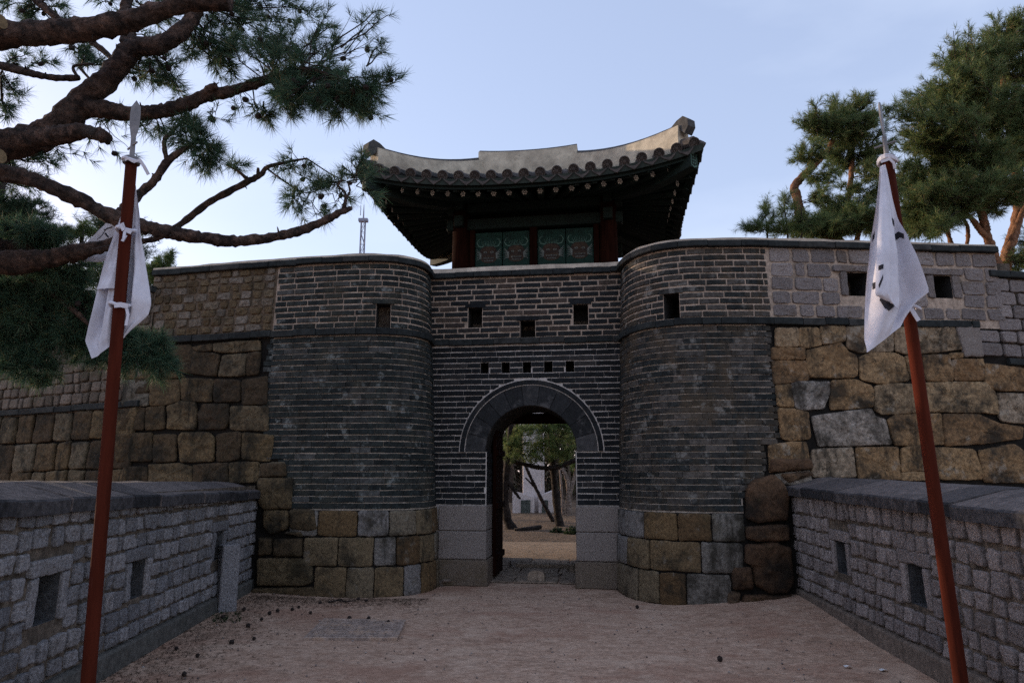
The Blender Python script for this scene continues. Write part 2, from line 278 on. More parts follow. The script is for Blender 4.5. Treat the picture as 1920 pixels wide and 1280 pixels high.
# ------------------------------------------------------------------ wall mappings (plan path, height, outward offset) -> world
class Path:
    def __init__(s, pts, batter=.03, flip=False):
        P = [Vector((x, y, 0)) for x, y in pts]
        P = [P[0]*2 - P[1]] + P + [P[-1]*2 - P[-2]]
        d = []
        for i in range(1, len(P) - 2):
            for k in range(16):
                t = k/16; a, b, c, e = P[i-1], P[i], P[i+1], P[i+2]
                d.append(.5*((2*b) + (c-a)*t + (2*a-5*b+4*c-e)*t*t + (3*b-a-3*c+e)*t**3))
        d.append(P[-2]); s.x = np.array([q.x for q in d]); s.y = np.array([q.y for q in d])
        ds = np.hypot(np.diff(s.x), np.diff(s.y)); s.s = np.concatenate([[0], np.cumsum(ds)]); s.L = s.s[-1]
        tx = np.gradient(s.x, s.s); ty = np.gradient(s.y, s.s); l = np.hypot(tx, ty); tx /= l; ty /= l
        s.nx, s.ny = ty, -tx                       # right of travel (travelling +X -> facing -Y)
        if flip: s.nx, s.ny = -s.nx, -s.ny
        s.tx, s.ty = tx, ty; s.b = batter
    def __call__(s, u, v, d=0.0):
        uc = min(max(u, 0), s.L); ex = u - uc
        i = int(np.searchsorted(s.s, uc)); i = min(max(i, 1), len(s.s)-1)
        t = (uc - s.s[i-1]) / (s.s[i] - s.s[i-1]); q = 1 - t
        nx = s.nx[i-1]*q + s.nx[i]*t; ny = s.ny[i-1]*q + s.ny[i]*t
        o = d - s.b*v
        return Vector((s.x[i-1]*q + s.x[i]*t + nx*o + ex*(s.tx[0] if u < 0 else s.tx[-1]),
                       s.y[i-1]*q + s.y[i]*t + ny*o + ex*(s.ty[0] if u < 0 else s.ty[-1]), v))
    def uv(s, px, py):
        if not hasattr(s, 'tab'):
            s.tab = []
            for i in range(60):
                for j in range(14):
                    u = s.L*i/59; v = 5.0*j/13; s.tab.append((u, v, *proj(s(u, v))))
        u, v, _, _ = min(s.tab, key=lambda q: (q[2]-px)**2 + (q[3]-py)**2)
        for _ in range(7):
            x, y = proj(s(u, v)); x1, y1 = proj(s(u+.01, v)); x2, y2 = proj(s(u, v+.01))
            a, b, c, e = (x1-x)/.01, (x2-x)/.01, (y1-y)/.01, (y2-y)/.01; D = a*e - b*c
            if abs(D) < 1e-6: break
            dx, dy = px-x, py-y; du = (e*dx - b*dy)/D; dv = (a*dy - c*dx)/D
            u += max(-.4, min(.4, du)); v += max(-.4, min(.4, dv))
        return u, v

def sheet(mb, f, u0, u1, v0, v1, holes=(), m=0, mv=1, depth=.45, d=0.0, du=.14, reveal=None):
    """backing sheet with real rectangular openings, reveals and a closed back"""
    us = sorted(set([u0, u1] + [h[0] for h in holes] + [h[1] for h in holes] + [u0 + (u1-u0)*i/max(1, int((u1-u0)/du)) for i in range(max(1, int((u1-u0)/du)))]))
    vs = sorted(set([v0, v1] + [h[2] for h in holes] + [h[3] for h in holes] + [v0 + (v1-v0)*i/6 for i in range(6)]))
    us = [x for x in us if u0-1e-6 <= x <= u1+1e-6]; vs = [x for x in vs if v0-1e-6 <= x <= v1+1e-6]
    for i in range(len(us)-1):
        for j in range(len(vs)-1):
            cu, cv = (us[i]+us[i+1])/2, (vs[j]+vs[j+1])/2
            if any(h[0] < cu < h[1] and h[2] < cv < h[3] for h in holes): continue
            mb.quad(f(us[i], vs[j], d), f(us[i+1], vs[j], d), f(us[i+1], vs[j+1], d), f(us[i], vs[j+1], d), m)
    for h in holes:
        a, b, c, e = h[:4]; rm = mv if reveal is None else reveal
        F = [f(a, c, d), f(b, c, d), f(b, e, d), f(a, e, d)]; B = [f(a, c, d-depth), f(b, c, d-depth), f(b, e, d-depth), f(a, e, d-depth)]
        for k in range(4): mb.quad(F[k], F[(k+1) % 4], B[(k+1) % 4], B[k], rm)
        mb.quad(*B, mv)

def brick(mb, f, u0, u1, v0, v1, d, m, rng, seg=None, j=.003):
    n = seg or max(1, int((u1-u0)/.08)); ins = .004
    b0, b1 = rng.uniform(-j, j), rng.uniform(-j, j); dd = d + rng.uniform(-.004, .004); worn = rng.random() < .12
    if rng.random() < .03: dd = d*.75
    rows = []
    for (iu, iv, q) in ((0, 0, -.02), (0, 0, dd-.006), (ins, ins, dd)):
        lo, hi = [], []
        for i in range(n+1):
            t = i/n; u = (u0+iu) + (u1-u0-2*iu)*t
            k_ = .0028 if q > 0 else 0; w_ = .004 if worn else .0022
            lo.append(f(u, v0+iv+b0*(1-t)+b1*t + rng.uniform(-k_, k_), q + (rng.uniform(-w_, w_) if k_ else 0))); hi.append(f(u, v1-iv+b0*(1-t)+b1*t + rng.uniform(-k_, k_), q + (rng.uniform(-w_, w_) if k_ else 0)))
        rows.append(lo + hi[::-1])
    n0 = len(mb.v); k = len(rows[0]); mb.grid(rows, m, close=True); t = n0 + 2*k
    for i in range(n):
        mb.f.append((t+i, t+i+1, t+k-2-i, t+k-1-i)); mb.m.append(m)

def courses(mb, f, spans, v0, v1, pitch, gap, hgap, length, d, m, rng, holes=(), miss=.0):
    """running bond of bricks; spans(v) -> list of (u0,u1)"""
    n = max(1, round((v1-v0)/pitch)); p = (v1-v0)/n
    for r in range(n):
        a = v0 + r*p + gap/2; b = v0 + (r+1)*p - gap/2; mid = (a+b)/2
        sp = list(spans(mid))
        for h in holes:
            if h[2] - p*.45 < mid < h[3] + p*.45:
                sp2 = []
                for (x, y) in sp:
                    if h[1] <= x or h[0] >= y: sp2.append((x, y))
                    else:
                        if h[0] > x + .02: sp2.append((x, h[0]))
                        if h[1] < y - .02: sp2.append((h[1], y))
                sp = sp2
        for (x, y) in sp:
            u = x - rng.uniform(0, .5)*length*(1 if r % 2 else .45) - (length/2 if r % 2 else 0)
            while u < y:
                l = length*rng.uniform(.72, 1.15)
                c, e = max(u, x) + hgap/2, min(u + l, y) - hgap/2
                u += l
                if e - c < .035:
                    continue
                if rng.random() < miss: continue
                brick(mb, f, c, e, a, b, d, m, rng)

def stone(mb, poly, f, depth, rng, m=0, seg=.06, rnd=.22, inset=.03, rough=.012, skew=.006, grow=.002):
    P = [Vector((x, y, 0)) for x, y in poly]
    A = sum(P[i].x*P[(i+1) % len(P)].y - P[(i+1) % len(P)].x*P[i].y for i in range(len(P)))
    if A < 0: P.reverse()
    Q = []
    for i in range(len(P)):                          # cut corners
        a, b, c = P[i-1], P[i], P[(i+1) % len(P)]
        k1 = min(rnd, .03/max(.001, (a-b).length)) ; k2 = min(rnd, .03/max(.001, (c-b).length))
        Q += [b + (a-b)*k1, b*.86 + (b + (a-b)*k1)*.07 + (b + (c-b)*k2)*.07 if False else b + ((a-b)*k1 + (c-b)*k2)*.28, b + (c-b)*k2]
    S = []
    for i in range(len(Q)):
        a, b = Q[i], Q[(i+1) % len(Q)]; n = max(1, int((b-a).length/seg))
        S += [a + (b-a)*k/n for k in range(n)]
    c = sum(S, Vector()) / len(S)
    S = [p + (c-p).normalized()*(rng.uniform(-skew*.4, skew*.8) + noise.noise((p*14) + Vector((c.x*7, c.y*5, 1)))*min(.012, seg*.2) - grow) for p in S]
    rad = sum((p-c).length for p in S)/len(S); k = len(S); off = Vector((rng.uniform(0, 99), rng.uniform(0, 99), 0))
    tu, tv = rng.uniform(-1, 1)*depth*.22, rng.uniform(-1, 1)*depth*.22
    rows = []
    rings = [(0, -.03), (0, .45), (inset*.3, .82), (inset*.8, .97), (inset + rad*.2, 1.0), (inset + rad*.42, 1.0), (inset + rad*.62, 1.0), (inset + rad*.8, 1.0)]
    for ins, h in rings:
        row = []
        for p in S:
            dv = c - p; l = dv.length; q = p + dv*(min(ins, l*.85)/max(l, 1e-5))
            dd = depth*h
            if h > .3: dd += (noise.noise((q+off)*9)*rough + (abs(noise.noise((q+off)*17))-.25)*rough*1.1 + noise.noise((q+off)*34)*rough*.4) * (1 if h > .9 else .5) + ((q.x-c.x)*tu + (q.y-c.y)*tv)/max(rad, .01)
            row.append(f(q.x, q.y, dd))
        rows.append(row)
    n0 = len(mb.v); mb.grid(rows, m, close=True); t = n0 + (len(rows)-1)*k
    mb.v.append(tuple(f(c.x, c.y, depth + noise.noise((c+off)*9)*rough))); e = len(mb.v)-1
    for j in range(k): mb.f.append((t+j, t+(j+1) % k, e)); mb.m.append(m)

def stone_rows(mb, f, u0, u1, vs, w, gap, depth, rng, m=0, holes=(), jit=.12, spans=None, rnd=.2, inset=.02, seg=.06, rough=.01, mats=None):
    for r in range(len(vs)-1):
        a, b = vs[r], vs[r+1]; h = b-a; mid = (a+b)/2
        sp = [(u0, u1)] if spans is None else spans(mid)
        for hh in holes:
            if hh[2] - h*.35 < mid < hh[3] + h*.35:
                s2 = []
                for x, y in sp:
                    if hh[1] <= x or hh[0] >= y: s2.append((x, y)); continue
                    if hh[0] - x > .04: s2.append((x, hh[0]))
                    if y - hh[1] > .04: s2.append((hh[1], y))
                sp = s2
        for x, y in sp:
            n = max(1, round((y-x)/w)); cuts = [x]
            for i in range(1, n): cuts.append(x + (y-x)*(i + rng.uniform(-.28, .28))/n)
            cuts.append(y)
            for i in range(n):
                g = gap/2; J = lambda s_: rng.uniform(-jit, jit)*s_*.5
                p, q = cuts[i]+g, cuts[i+1]-g
                if q-p < .03: continue
                wd = q-p
                poly = [(p+abs(J(wd)), a+g+J(h)*.6), (q-abs(J(wd)), a+g+J(h)*.6), (q-abs(J(wd)), b-g+J(h)*.6), (p+abs(J(wd)), b-g+J(h)*.6)]
                stone(mb, poly, f, depth*rng.uniform(.75, 1.2), rng, (rng.choice(mats) if mats else m), seg, rnd, inset, rough)

def band(mb, f, u0, u1, v0, v1, d, L_, rng, m=0, back=-.05, gap=.008):
    """a projecting course of slabs"""
    u = u0
    while u < u1 - .02:
        e = min(u1, u + L_*rng.uniform(.75, 1.2))
        if u1 - e < .1: e = u1
        n = max(1, int((e-u)/.12)); dd = d + rng.uniform(-.008, .008); z = rng.uniform(-.006, .006)
        rows = []
        for (vv, q) in ((v0+z, back), (v0+z, dd-.008), (v0+.01+z, dd), (v1-.01+z, dd), (v1+z, dd-.01), (v1+z, back)):
            rows.append([f(u+gap/2 + (e-u-gap)*i/n, vv, q + rng.uniform(-.003, .003)) for i in range(n+1)])
        n0 = len(mb.v); k = n+1; mb.grid(rows, m)
        mb.f.append(tuple(n0 + i*k for i in range(6))); mb.m.append(m)
        mb.f.append(tuple(n0 + i*k + n for i in reversed(range(6)))); mb.m.append(m)
        u = e
def limecap(mb, f, u0, u1, v, rng, m=0, prof=((.05, 0), (.045, .035), (-.32, .13), (-.72, .03), (-.72, -.05))):
    n = max(2, int((u1-u0)/.1)); rows = []
    for i in range(n+1):
        u = u0 + (u1-u0)*i/n
        rows.append([f(u, v+z + noise.noise(Vector((u*3, z*20, v)))*.012, d + noise.noise(Vector((u*4, d*5, 7)))*.012) for d, z in prof])
    mb.grid(rows, m)
    mb.poly(rows[0], m); mb.poly(rows[-1][::-1], m)

# plan lines of the walls (metres): read off the photograph by their ground and coping lines
PR = Path([(1.50, 10.12), (1.51, 9.72), (1.62, 9.30), (1.86, 8.98), (2.18, 8.80), (2.6, 8.72), (3.2, 8.70), (3.9, 8.745), (4.7, 8.81), (5.6, 8.89), (6.78, 9.0)], .036)
PL = Path([(-5.62, 10.07), (-4.9, 9.92), (-4.2, 9.74), (-3.5, 9.58), (-2.8, 9.44), (-2.25, 9.36), (-1.82, 9.36), (-1.45, 9.49), (-1.21, 9.74), (-1.10, 10.05), (-1.085, 10.42)], .045)
GY = R(7.6); GO = Vector((.275, 10.19, 0)); GT = Vector((math.cos(GY), -math.sin(GY), 0)); GN = Vector((-math.sin(GY), -math.cos(GY), 0))
def FG(u, v, d=0.0): return GO + GT*u + GN*(d - .012*v) + Vector((0, 0, v))
VB0, VB1, VT = 3.52, 3.615, 4.60        # belt course, underside of the coping
ARC_V, ARC_RI, ARC_RO, ARC_RR = 1.90, .68, .985, 1.075

def gz(x, y):
    c = lambda q: max(0.0, min(1.0, q))
    return .05*c((-x-2.3)/1.2)*c((y-5)/3) + .13*c((x-1.9)/1.5)*c((y-5.2)/3.2) + .02*c((x-2.9)/.9)
# ================================================================== ground
def ground():
    xs = np.concatenate([-np.geomspace(400, 12, 14), np.linspace(-11, 11, 111), np.geomspace(12, 400, 14)])
    ys = np.concatenate([[-200, -60, -20, -8], np.linspace(-3, 14, 96), np.geomspace(15, 600, 20)])
    mb = MB(); rows = []
    for y in ys:
        r = []
        for x in xs:
            z = 0
            if abs(x) < 11.1 and -3.1 < y < 14.1:
                z = noise.noise(Vector((x*.7, y*.7, 0)))*.018 + noise.noise(Vector((x*3, y*3, 4)))*.007 - .004
                z += gz(x, y)
            r.append((x, y, z))
        rows.append(r)
    mb.grid(rows)
    o = mb.build('ground', M['ground'], smooth=True); tag(o, kind='structure')
ground()

# ================================================================== the gate
gate = empty('fortress_gate', (.275, 10.19, 0))
tag(gate, 'dark brick fortress gate with an arched doorway between two rounded brick bastions', 'gate')
def gpart(mb, name, mats, parent=gate, smooth=False):
    o = mb.build(name, mats, None, smooth)
    if parent is not None: unparent_offset(o, parent) if parent is gate else setattr(o, 'parent', parent)
    return o
rng = random.Random(5)

def facade():
    mb = MB(); f = FG
    U0, U1 = -1.6, 1.45
    p1 = (VB0-.02-1.13)/28; p2 = (VT-.02-VB1-.01)/11; q2 = VB1+.01
    small = [(-.685+.325*i-.065, -.685+.325*i+.065, 1.13+23*p1, 1.13+25*p1) for i in range(5)]
    small = [(a-.02+.02*i*0, b-.02, c, d) for i, (a, b, c, d) in enumerate(small)]
    up = [(-.97, -.75, q2+2*p2, q2+6*p2-.03), (.66, .885, q2+2*p2, q2+6*p2-.03), (-.155, .075, q2, q2+3*p2)]
    # lower sheet: columns around the arch
    n = 60; pts = []
    for i in range(n+1):
        t = math.pi*i/n; pts.append((-math.cos(t)*ARC_RO, ARC_V + math.sin(t)*ARC_RO))
    J = .66
    for a, b in ((U0, -ARC_RO), (ARC_RO, U1)):
        mb.quad(f(a, 0, 0), f(b, 0, 0), f(b, 3.0, 0), f(a, 3.0, 0), 1)
    for a, b in ((-ARC_RO, -J), (J, ARC_RO)):
        mb.quad(f(a, 0, 0), f(b, 0, 0), f(b, ARC_V, 0), f(a, ARC_V, 0), 1)
    for i in range(n):
        (a, va), (b, vb) = pts[i], pts[i+1]
        mb.quad(f(a, va, 0), f(b, vb, 0), f(b, 3.0, 0), f(a, 3.0, 0), 1)
    sheet(mb, f, U0, U1, 3.0, VB0, small, 1, 2, .4)
    sheet(mb, f, U0, U1, VB0, VT+.1, up, 3, 2, .4)
    def sp_low(v):
        if v < ARC_V: return [(U0, -J-.012), (J+.012, U1)]
        h = v - ARC_V
        if h < ARC_RR + .004:
            x = math.sqrt(max(0, (ARC_RR+.004)**2 - h*h)); return [(U0, -x), (x, U1)]
        return [(U0, U1)]
    courses(mb, f, sp_low, 1.13, VB0-.02, .0845, .0155, .006, .36, .012, 0, rng, small, 0)
    courses(mb, f, lambda v: [(U0, U1)], VB1+.01, VT-.02, .0865, .024, .022, .36, .012, 4, rng, up)
    for h in up: brick(mb, f, h[0]-.05, h[1]+.05, h[3]+.002, h[3]+.066, .018, 0, rng)
    o = gpart(mb, 'brick_facade', [M['brick_dark'], M['joint_pale'], M['void'], M['mortar'], M['brick_warm']])
    # belt course
    mb = MB(); band(mb, f, U0, U1, VB0, VB1, .05, .36, rng); gpart(mb, 'belt_course', M['coping'])
    # parapet coping
    mb = MB(); band(mb, f, U0-.2, U1+.3, VT, VT+.085, .075, .3, rng); limecap(mb, f, U0-.2, U1+.3, VT+.087, rng, 1, ((.055, 0), (.035, .075), (-.15, .115), (-.62, .11), (-.62, -.3)))
    gpart(mb, 'coping', [M['coping'], M['lime']])
facade()

def arch():
    f = FG; r = random.Random(8)
    mb = MB(); N = 11                                      # voussoirs
    for i in range(N):
        a0 = math.pi*i/N + .004; a1 = math.pi*(i+1)/N - .004; seg = 5; dd = .02 + r.uniform(-.004, .006)
        fr = []
        for (rad, d) in ((ARC_RI, -.40), (ARC_RI, dd-.008), (ARC_RI+.008, dd), (ARC_RO-.006, dd), (ARC_RO, dd-.006), (ARC_RO, -.05)):
            fr.append([f(-math.cos(a0+(a1-a0)*k/seg)*rad, ARC_V + math.sin(a0+(a1-a0)*k/seg)*rad, d) for k in range(seg+1)])
        n0 = len(mb.v); mb.grid(fr); k = seg+1
        mb.f.append(tuple(n0+q*k for q in range(6))); mb.m.append(0)
        mb.f.append(tuple(n0+q*k+seg for q in reversed(range(6)))); mb.m.append(0)
    gpart(mb, 'arch_stone_ring', M['arch'])
    mb = MB(); N = 15                                       # thin brick hood round it, with two pale joint lines
    for i in range(N):
        a0 = math.pi*i/N; a1 = math.pi*(i+1)/N - .005; seg = 4
        fr = [[f(-math.cos(a0+(a1-a0)*k/seg)*rad, ARC_V + math.sin(a0+(a1-a0)*k/seg)*rad, d) for k in range(seg+1)]
              for (rad, d) in ((ARC_RO+.012, -.03), (ARC_RO+.012, .034), (ARC_RR-.012, .034), (ARC_RR-.012, -.03))]
        mb.grid(fr)
    seg = 40
    for ra, rb, dq in ((ARC_RO+.0005, ARC_RO+.0115, .022), (ARC_RR-.0115, ARC_RR+.004, .026)):
        mb.grid([[f(-math.cos(math.pi*k/seg)*rad, ARC_V + math.sin(math.pi*k/seg)*rad, d) for k in range(seg+1)] for (rad, d) in ((ra, -.02), (ra, dq), (rb, dq), (rb, -.02))], 1)
    gpart(mb, 'arch_hood', [M['brick_dark'], M['joint_pale']])
    # passage: vault, brick reveals, granite jambs, rear chamber
    mb = MB(); J = .66; D1, D2 = -1.25, -3.4
    prof = [(-J, 1.13), (-J, ARC_V)] + [(-math.cos(math.pi*k/24)*ARC_RI, ARC_V + math.sin(math.pi*k/24)*ARC_RI) for k in range(25)] + [(J, ARC_V), (J, 1.13)]
    mb.grid([[f(u, v, d) for u, v in prof] for d in (-.05, -.4, -.8, D1)], 0)
    # cross wall at D1 round the inner opening
    wide = [(-1.15, 0), (-1.15, 2.2)] + [(-math.cos(math.pi*k/24)*1.15, 2.2 + math.sin(math.pi*k/24)*.85) for k in range(25)] + [(1.15, 2.2), (1.15, 0)]
    inner = [(-J, 0), (-J, ARC_V)] + [(-math.cos(math.pi*k/24)*ARC_RI, ARC_V + math.sin(math.pi*k/24)*ARC_RI) for k in range(25)] + [(J, ARC_V), (J, 0)]
    mb.grid([[f(u, v, D1) for u, v in inner], [f(u, v, D1) for u, v in wide]], 0)
    mb.grid([[f(u, v, d) for u, v in wide] for d in (D1, D2)], 0)
    gpart(mb, 'passage_vault', M['passage'])
    for s in (-1, 1):
        mb = MB()
        def fr(u, v, d, s=s): return FG(s*(J + u), v, d)
        # reveal bricks on the passage side
        def side(u, v, d, s=s): return FG(s*(J - d), v, -u)
        courses(mb, side, lambda v: [(.03, .9)], 1.13, ARC_V, .0845, .0155, .006, .34, .008, 0, rng)
        gpart(mb, 'brick_reveal', [M['brick_dark']])
        for i, (a, b) in enumerate(((0, .36), (.368, .76), (.768, 1.125))):
            mb = MB(); w0, w1 = J-.012 - (.02 if i == 0 else 0), 1.36
            c = FG(s*(w0+w1)/2, (a+b)/2, -.30)
            mb.box(c, (w1-w0, .72, b-a), 0, -GY, .012)
            gpart(mb, 'granite_block', [M['granite_block'] if i else M['granite_foot']])
    mb = MB()                                              # door head beam, leaf and stones
    c = FG(0, 2.49, D1-.12); mb.box(c, (2.2, .16, .17), 0, -GY, .008)
    c = FG(0, 2.66, D1-.1); mb.box(c, (2.2, .12, .1), 0, -GY, .006)
    gpart(mb, 'door_beam', M['redwood'])
    mb = MB()
    for k in range(4): mb.box(FG(-J+.05, 1.25, -.52-.18*k), (.055, .174, 2.35), 0, -GY, .004)
    for v in (.35, 1.1, 1.9): mb.box(FG(-J+.095, v, -.79), (.035, .72, .09), 0, -GY, .004)
    gpart(mb, 'door_leaf', M['redwood'])
    # mass behind: body of the gate with the platform on top
    mb = MB(); yb = -3.4
    for s in (-1, 1):
        mb.box(FG(s*1.9, 1.85, yb/2-.35), (1.5, 2.7, 3.7), 0, -GY)
    mb.box(FG(0, 3.45, yb/2-.45), (2.3, 2.5, .5), 0, -GY)
    mb.box(FG(.15, 3.82, yb/2-.9), (5.6, 4.4, .24), 0, -GY)
    gpart(mb, 'gate_platform', M['grey_mortar'])
M['arch'] = mat('arch_voussoir', [(0, (.022, .025, .03)), (.45, (.042, .046, .054)), (.8, (.10, .104, .115)), (1, (.18, .18, .195))], .35, 12, [(3.2, .53, .62, (.22, .222, .235), .7), (2, .6, .7, (.022, .023, .026), .7)], (50, .5, .01), .75)
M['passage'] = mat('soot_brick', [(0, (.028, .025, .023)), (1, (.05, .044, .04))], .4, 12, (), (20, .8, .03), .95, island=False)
M['granite_block'] = mat('tooled_granite', [(0, (.235, .225, .24)), (1, (.30, .285, .30))], .35, 70, [(2.2, .58, .72, (.17, .15, .13), .5)], (110, 1, .012), .92)
M['granite_foot'] = mat('stained_granite', [(0, (.19, .165, .145)), (1, (.24, .21, .19))], .35, 60, [(2.2, .5, .66, (.14, .11, .07), .7)], (100, 1, .012), .92)
arch()

def bastion(side):
    f = PR if side > 0 else PL
    r = random.Random(31 + side)
    if side > 0:
        U = lambda x, y: f.uv(x, y)[0]
        g0 = 0.0; ue_up = U(1441, 520); ue_lo = U(1452, 700)
        hu, hv = f.uv(1260, 585); hole = [(hu-.125, hu+.115, VB1+.008, VB1+.008+4*(VT-.02-VB1)/11)]
        ub = U(1395, 930); ub2 = U(1440, 830)
        def sp_low(v):
            e = ue_lo + r.uniform(-.05, .05)
            if v < 1.45: e = ub + (.22 if v > 1.3 else 0) + r.uniform(-.03, .03)
            elif v < 1.95: e = ub2 - .05 + r.uniform(-.05, .02)
            return [(g0, e)]
        sp_up = lambda v: [(g0, ue_up + r.uniform(-.03, .0))]
        span = (g0, ue_up); bm = M['brick_pale']; cutend = ue_up
        rows = [(.76, 1.10, [1163, 1210, 1271, 1334, 1396], 985), (.385, .755, [1160, 1180, 1220, 1314, 1393], 1035), (-.02, .38, [1160, 1200, 1238, 1287, 1371], 1095)]
    else:
        U = lambda x, y: f.uv(x, y)[0]
        g1 = f.L; us_up = U(517, 560); us_lo = U(497, 720)
        hu, hv = f.uv(718, 605); hole = [(hu-.12, hu+.12, VB1+.008, VB1+.008+4*(VT-.02-VB1)/11)]
        ub = U(548, 920)
        def sp_low(v):
            e = us_lo + r.uniform(-.06, .05)
            if v < 1.5: e = ub + r.uniform(-.03, .02)
            elif v < 1.8: e = U(525, 860) + r.uniform(-.04, .04)
            return [(e, g1)]
        sp_up = lambda v: [(us_up + r.uniform(0, .03), g1)]
        span = (us_up, g1); bm = M['brick']
        rows = [(.76, 1.10, [544, 596, 671, 729, 777, 806, 826], 985), (.385, .755, [570, 635, 701, 742, 784, 811, 828], 1030), (-.02, .38, [590, 650, 701, 756, 787, 816, 827], 1090)]
    mb = MB()
    if side > 0: sheet(mb, f, g0, ub-.02, 1.08, 1.5, (), 1, d=-.003, du=.08); sheet(mb, f, g0, ub2-.1, 1.5, 1.95, (), 1, d=-.003, du=.08); sheet(mb, f, g0, ue_lo-.06, 1.95, VB0, (), 1, d=-.003, du=.08)
    else: sheet(mb, f, ub+.03, g1, 1.08, 1.5, (), 1, d=-.003, du=.08); sheet(mb, f, U(525, 860)+.05, g1, 1.5, 1.8, (), 1, d=-.003, du=.08); sheet(mb, f, us_lo+.07, g1, 1.8, VB0, (), 1, d=-.003, du=.08)
    courses(mb, f, sp_low, 1.115, VB0-.012, .0835, .0115, .004, .34, .010, 0, r, (), .0)
    body = gpart(mb, 'brick_bastion', [bm, M['joint'], M['void']])
    sub = lambda m_, n_, mt: m_.build(n_, mt, body)
    # sub-parts share the bastion's transform
    def sub(m_, n_, mt, smooth=False):
        o = m_.build(n_, mt, None, smooth); o.parent = body; unp(o, body); return o
    mb = MB()
    sheet(mb, f, span[0], span[1], VB0, VT+.05, hole, 0, 1, .6, du=.08)
    courses(mb, f, sp_up, VB1+.008, VT-.012, .0865, .023, .02, .33, .013, 2, r, hole, 0)
    brick(mb, f, hole[0][0]-.06, hole[0][1]+.06, hole[0][3]+.002, hole[0][3]+.066, .02, 2, r)
    sub(mb, 'parapet', [M['mortar'], M['void'], bm])
    mb = MB(); band(mb, f, span[0], span[1], VB0, VB1, .055, .33, r); sub(mb, 'belt_course', M['coping'])
    mb = MB(); band(mb, f, span[0], span[1], VT, VT+.085, .075, .42, r); limecap(mb, f, span[0], span[1], VT+.087, r, 1); sub(mb, 'coping', [M['coping'], M['lime']])
    mb = MB()
    a0, a1 = (g0-.05, U(1396, 1030)+.05) if side > 0 else (U(560, 1030)-.1, g1+.05)
    sheet(mb, f, a0, a1, -.1, 1.1, (), 1)
    for (v0, v1, xs, yy) in rows:
        us = [f.uv(x, yy)[0] for x in xs]
        if side > 0: us[0] = -.02
        else: us[-1] = f.L + .02
        for i in range(len(us)-1):
            a, b = us[i]+.006, us[i+1]-.006
            n = max(1, int((b-a)/.2)); lo = [(a+(b-a)*k/n, v0+.006+r.uniform(-.006, .006)) for k in range(n+1)]; hi = [(a+(b-a)*k/n, v1-.006+r.uniform(-.006, .006)) for k in range(n, -1, -1)]
            stone(mb, lo+hi, f, .035*r.uniform(.8, 1.3), r, 0, .06, .15, .016, .008)
    sub(mb, 'stone_base', [M['base_stone'], M['earth_joint']], True)
from mathutils import Matrix
def unp(o, parent):
    # parent is itself a child of the gate Empty and carries world coordinates
    o.matrix_parent_inverse = Matrix.Identity(4)
    o.parent = parent
bastion(1); bastion(-1)

# ================================================================== fortress walls to each side
def zpoly(txt, sc, ox, oy):
    out = []
    for line in txt.strip().split('\n'):
        n = [float(q) for q in line.split()]
        out.append([(ox + n[i]/sc, oy + n[i+1]/sc) for i in range(0, len(n), 2)])
    return out
RIGHT_STONES = zpoly('''148 490 268 487 268 582 150 585
272 490 370 485 390 575 300 592 272 580
380 480 512 480 510 555 395 575
516 480 760 475 760 608 580 615 522 590
768 478 1075 475 1115 590 1110 600 838 626 775 608
130 590 298 590 298 652 130 652
130 660 300 658 320 760 140 782
308 605 490 565 525 612 570 632 573 730 550 746 330 743 312 700
584 640 640 618 755 617 812 640 842 762 690 778 592 753
820 637 905 632 922 765 852 753
912 630 1050 627 1072 700 1068 763 932 763
1057 620 1120 617 1120 642 1062 645
1068 652 1188 650 1230 700 1230 760 1080 760
1195 650 1232 647 1230 687 1205 687
1240 672 1460 702 1460 815 1320 813 1262 803 1237 760
148 787 225 780 245 897 160 893
230 780 270 768 428 768 430 830 398 905 280 913 252 898
440 762 560 757 640 787 656 815 653 898 440 913 432 888
667 790 750 777 870 782 883 928 702 938 667 913
900 772 1235 770 1283 815 1306 938 1220 928 960 923 906 928
1307 827 1460 832 1460 985 1332 973 1312 948
162 907 245 910 318 927 328 1063 230 1073 180 1063
337 947 640 907 660 947 713 962 750 1093 545 1098 372 1103
732 967 770 942 1008 932 1022 1093 905 1098 767 1098
1017 937 1200 937 1310 985 1437 1002 1433 1063 1230 1088 1032 1103
112 1100 230 1082 308 1082 326 1218 120 1238
337 1122 548 1110 566 1263 337 1263
567 1112 783 1107 798 1275 582 1275
802 1112 918 1097 928 1230 802 1235
800 1240 930 1236 935 1280 805 1280
935 1108 1180 1120 1228 1255 1218 1275 1010 1275
1207 1127 1390 1092 1460 1150 1460 1290 1237 1290
150 1250 325 1228 335 1300 130 1300''', 2.783, 1400, 440)
RIGHT_BOULDERS = zpoly('''785 170 820 120 940 87 998 140 1030 200 1025 348 850 368 785 338
785 382 1020 372 1030 465 850 470 785 455
783 490 940 472 1030 500 1055 700 1020 770 920 770 832 718 820 610 777 590
920 0 1150 0 1160 60 920 78
980 87 1140 68 1165 90 1022 140
680 750 757 758 732 862 680 852
770 772 1050 772 1050 835 742 862
708 620 812 612 828 742 708 748''', 3.048, 1140, 860)
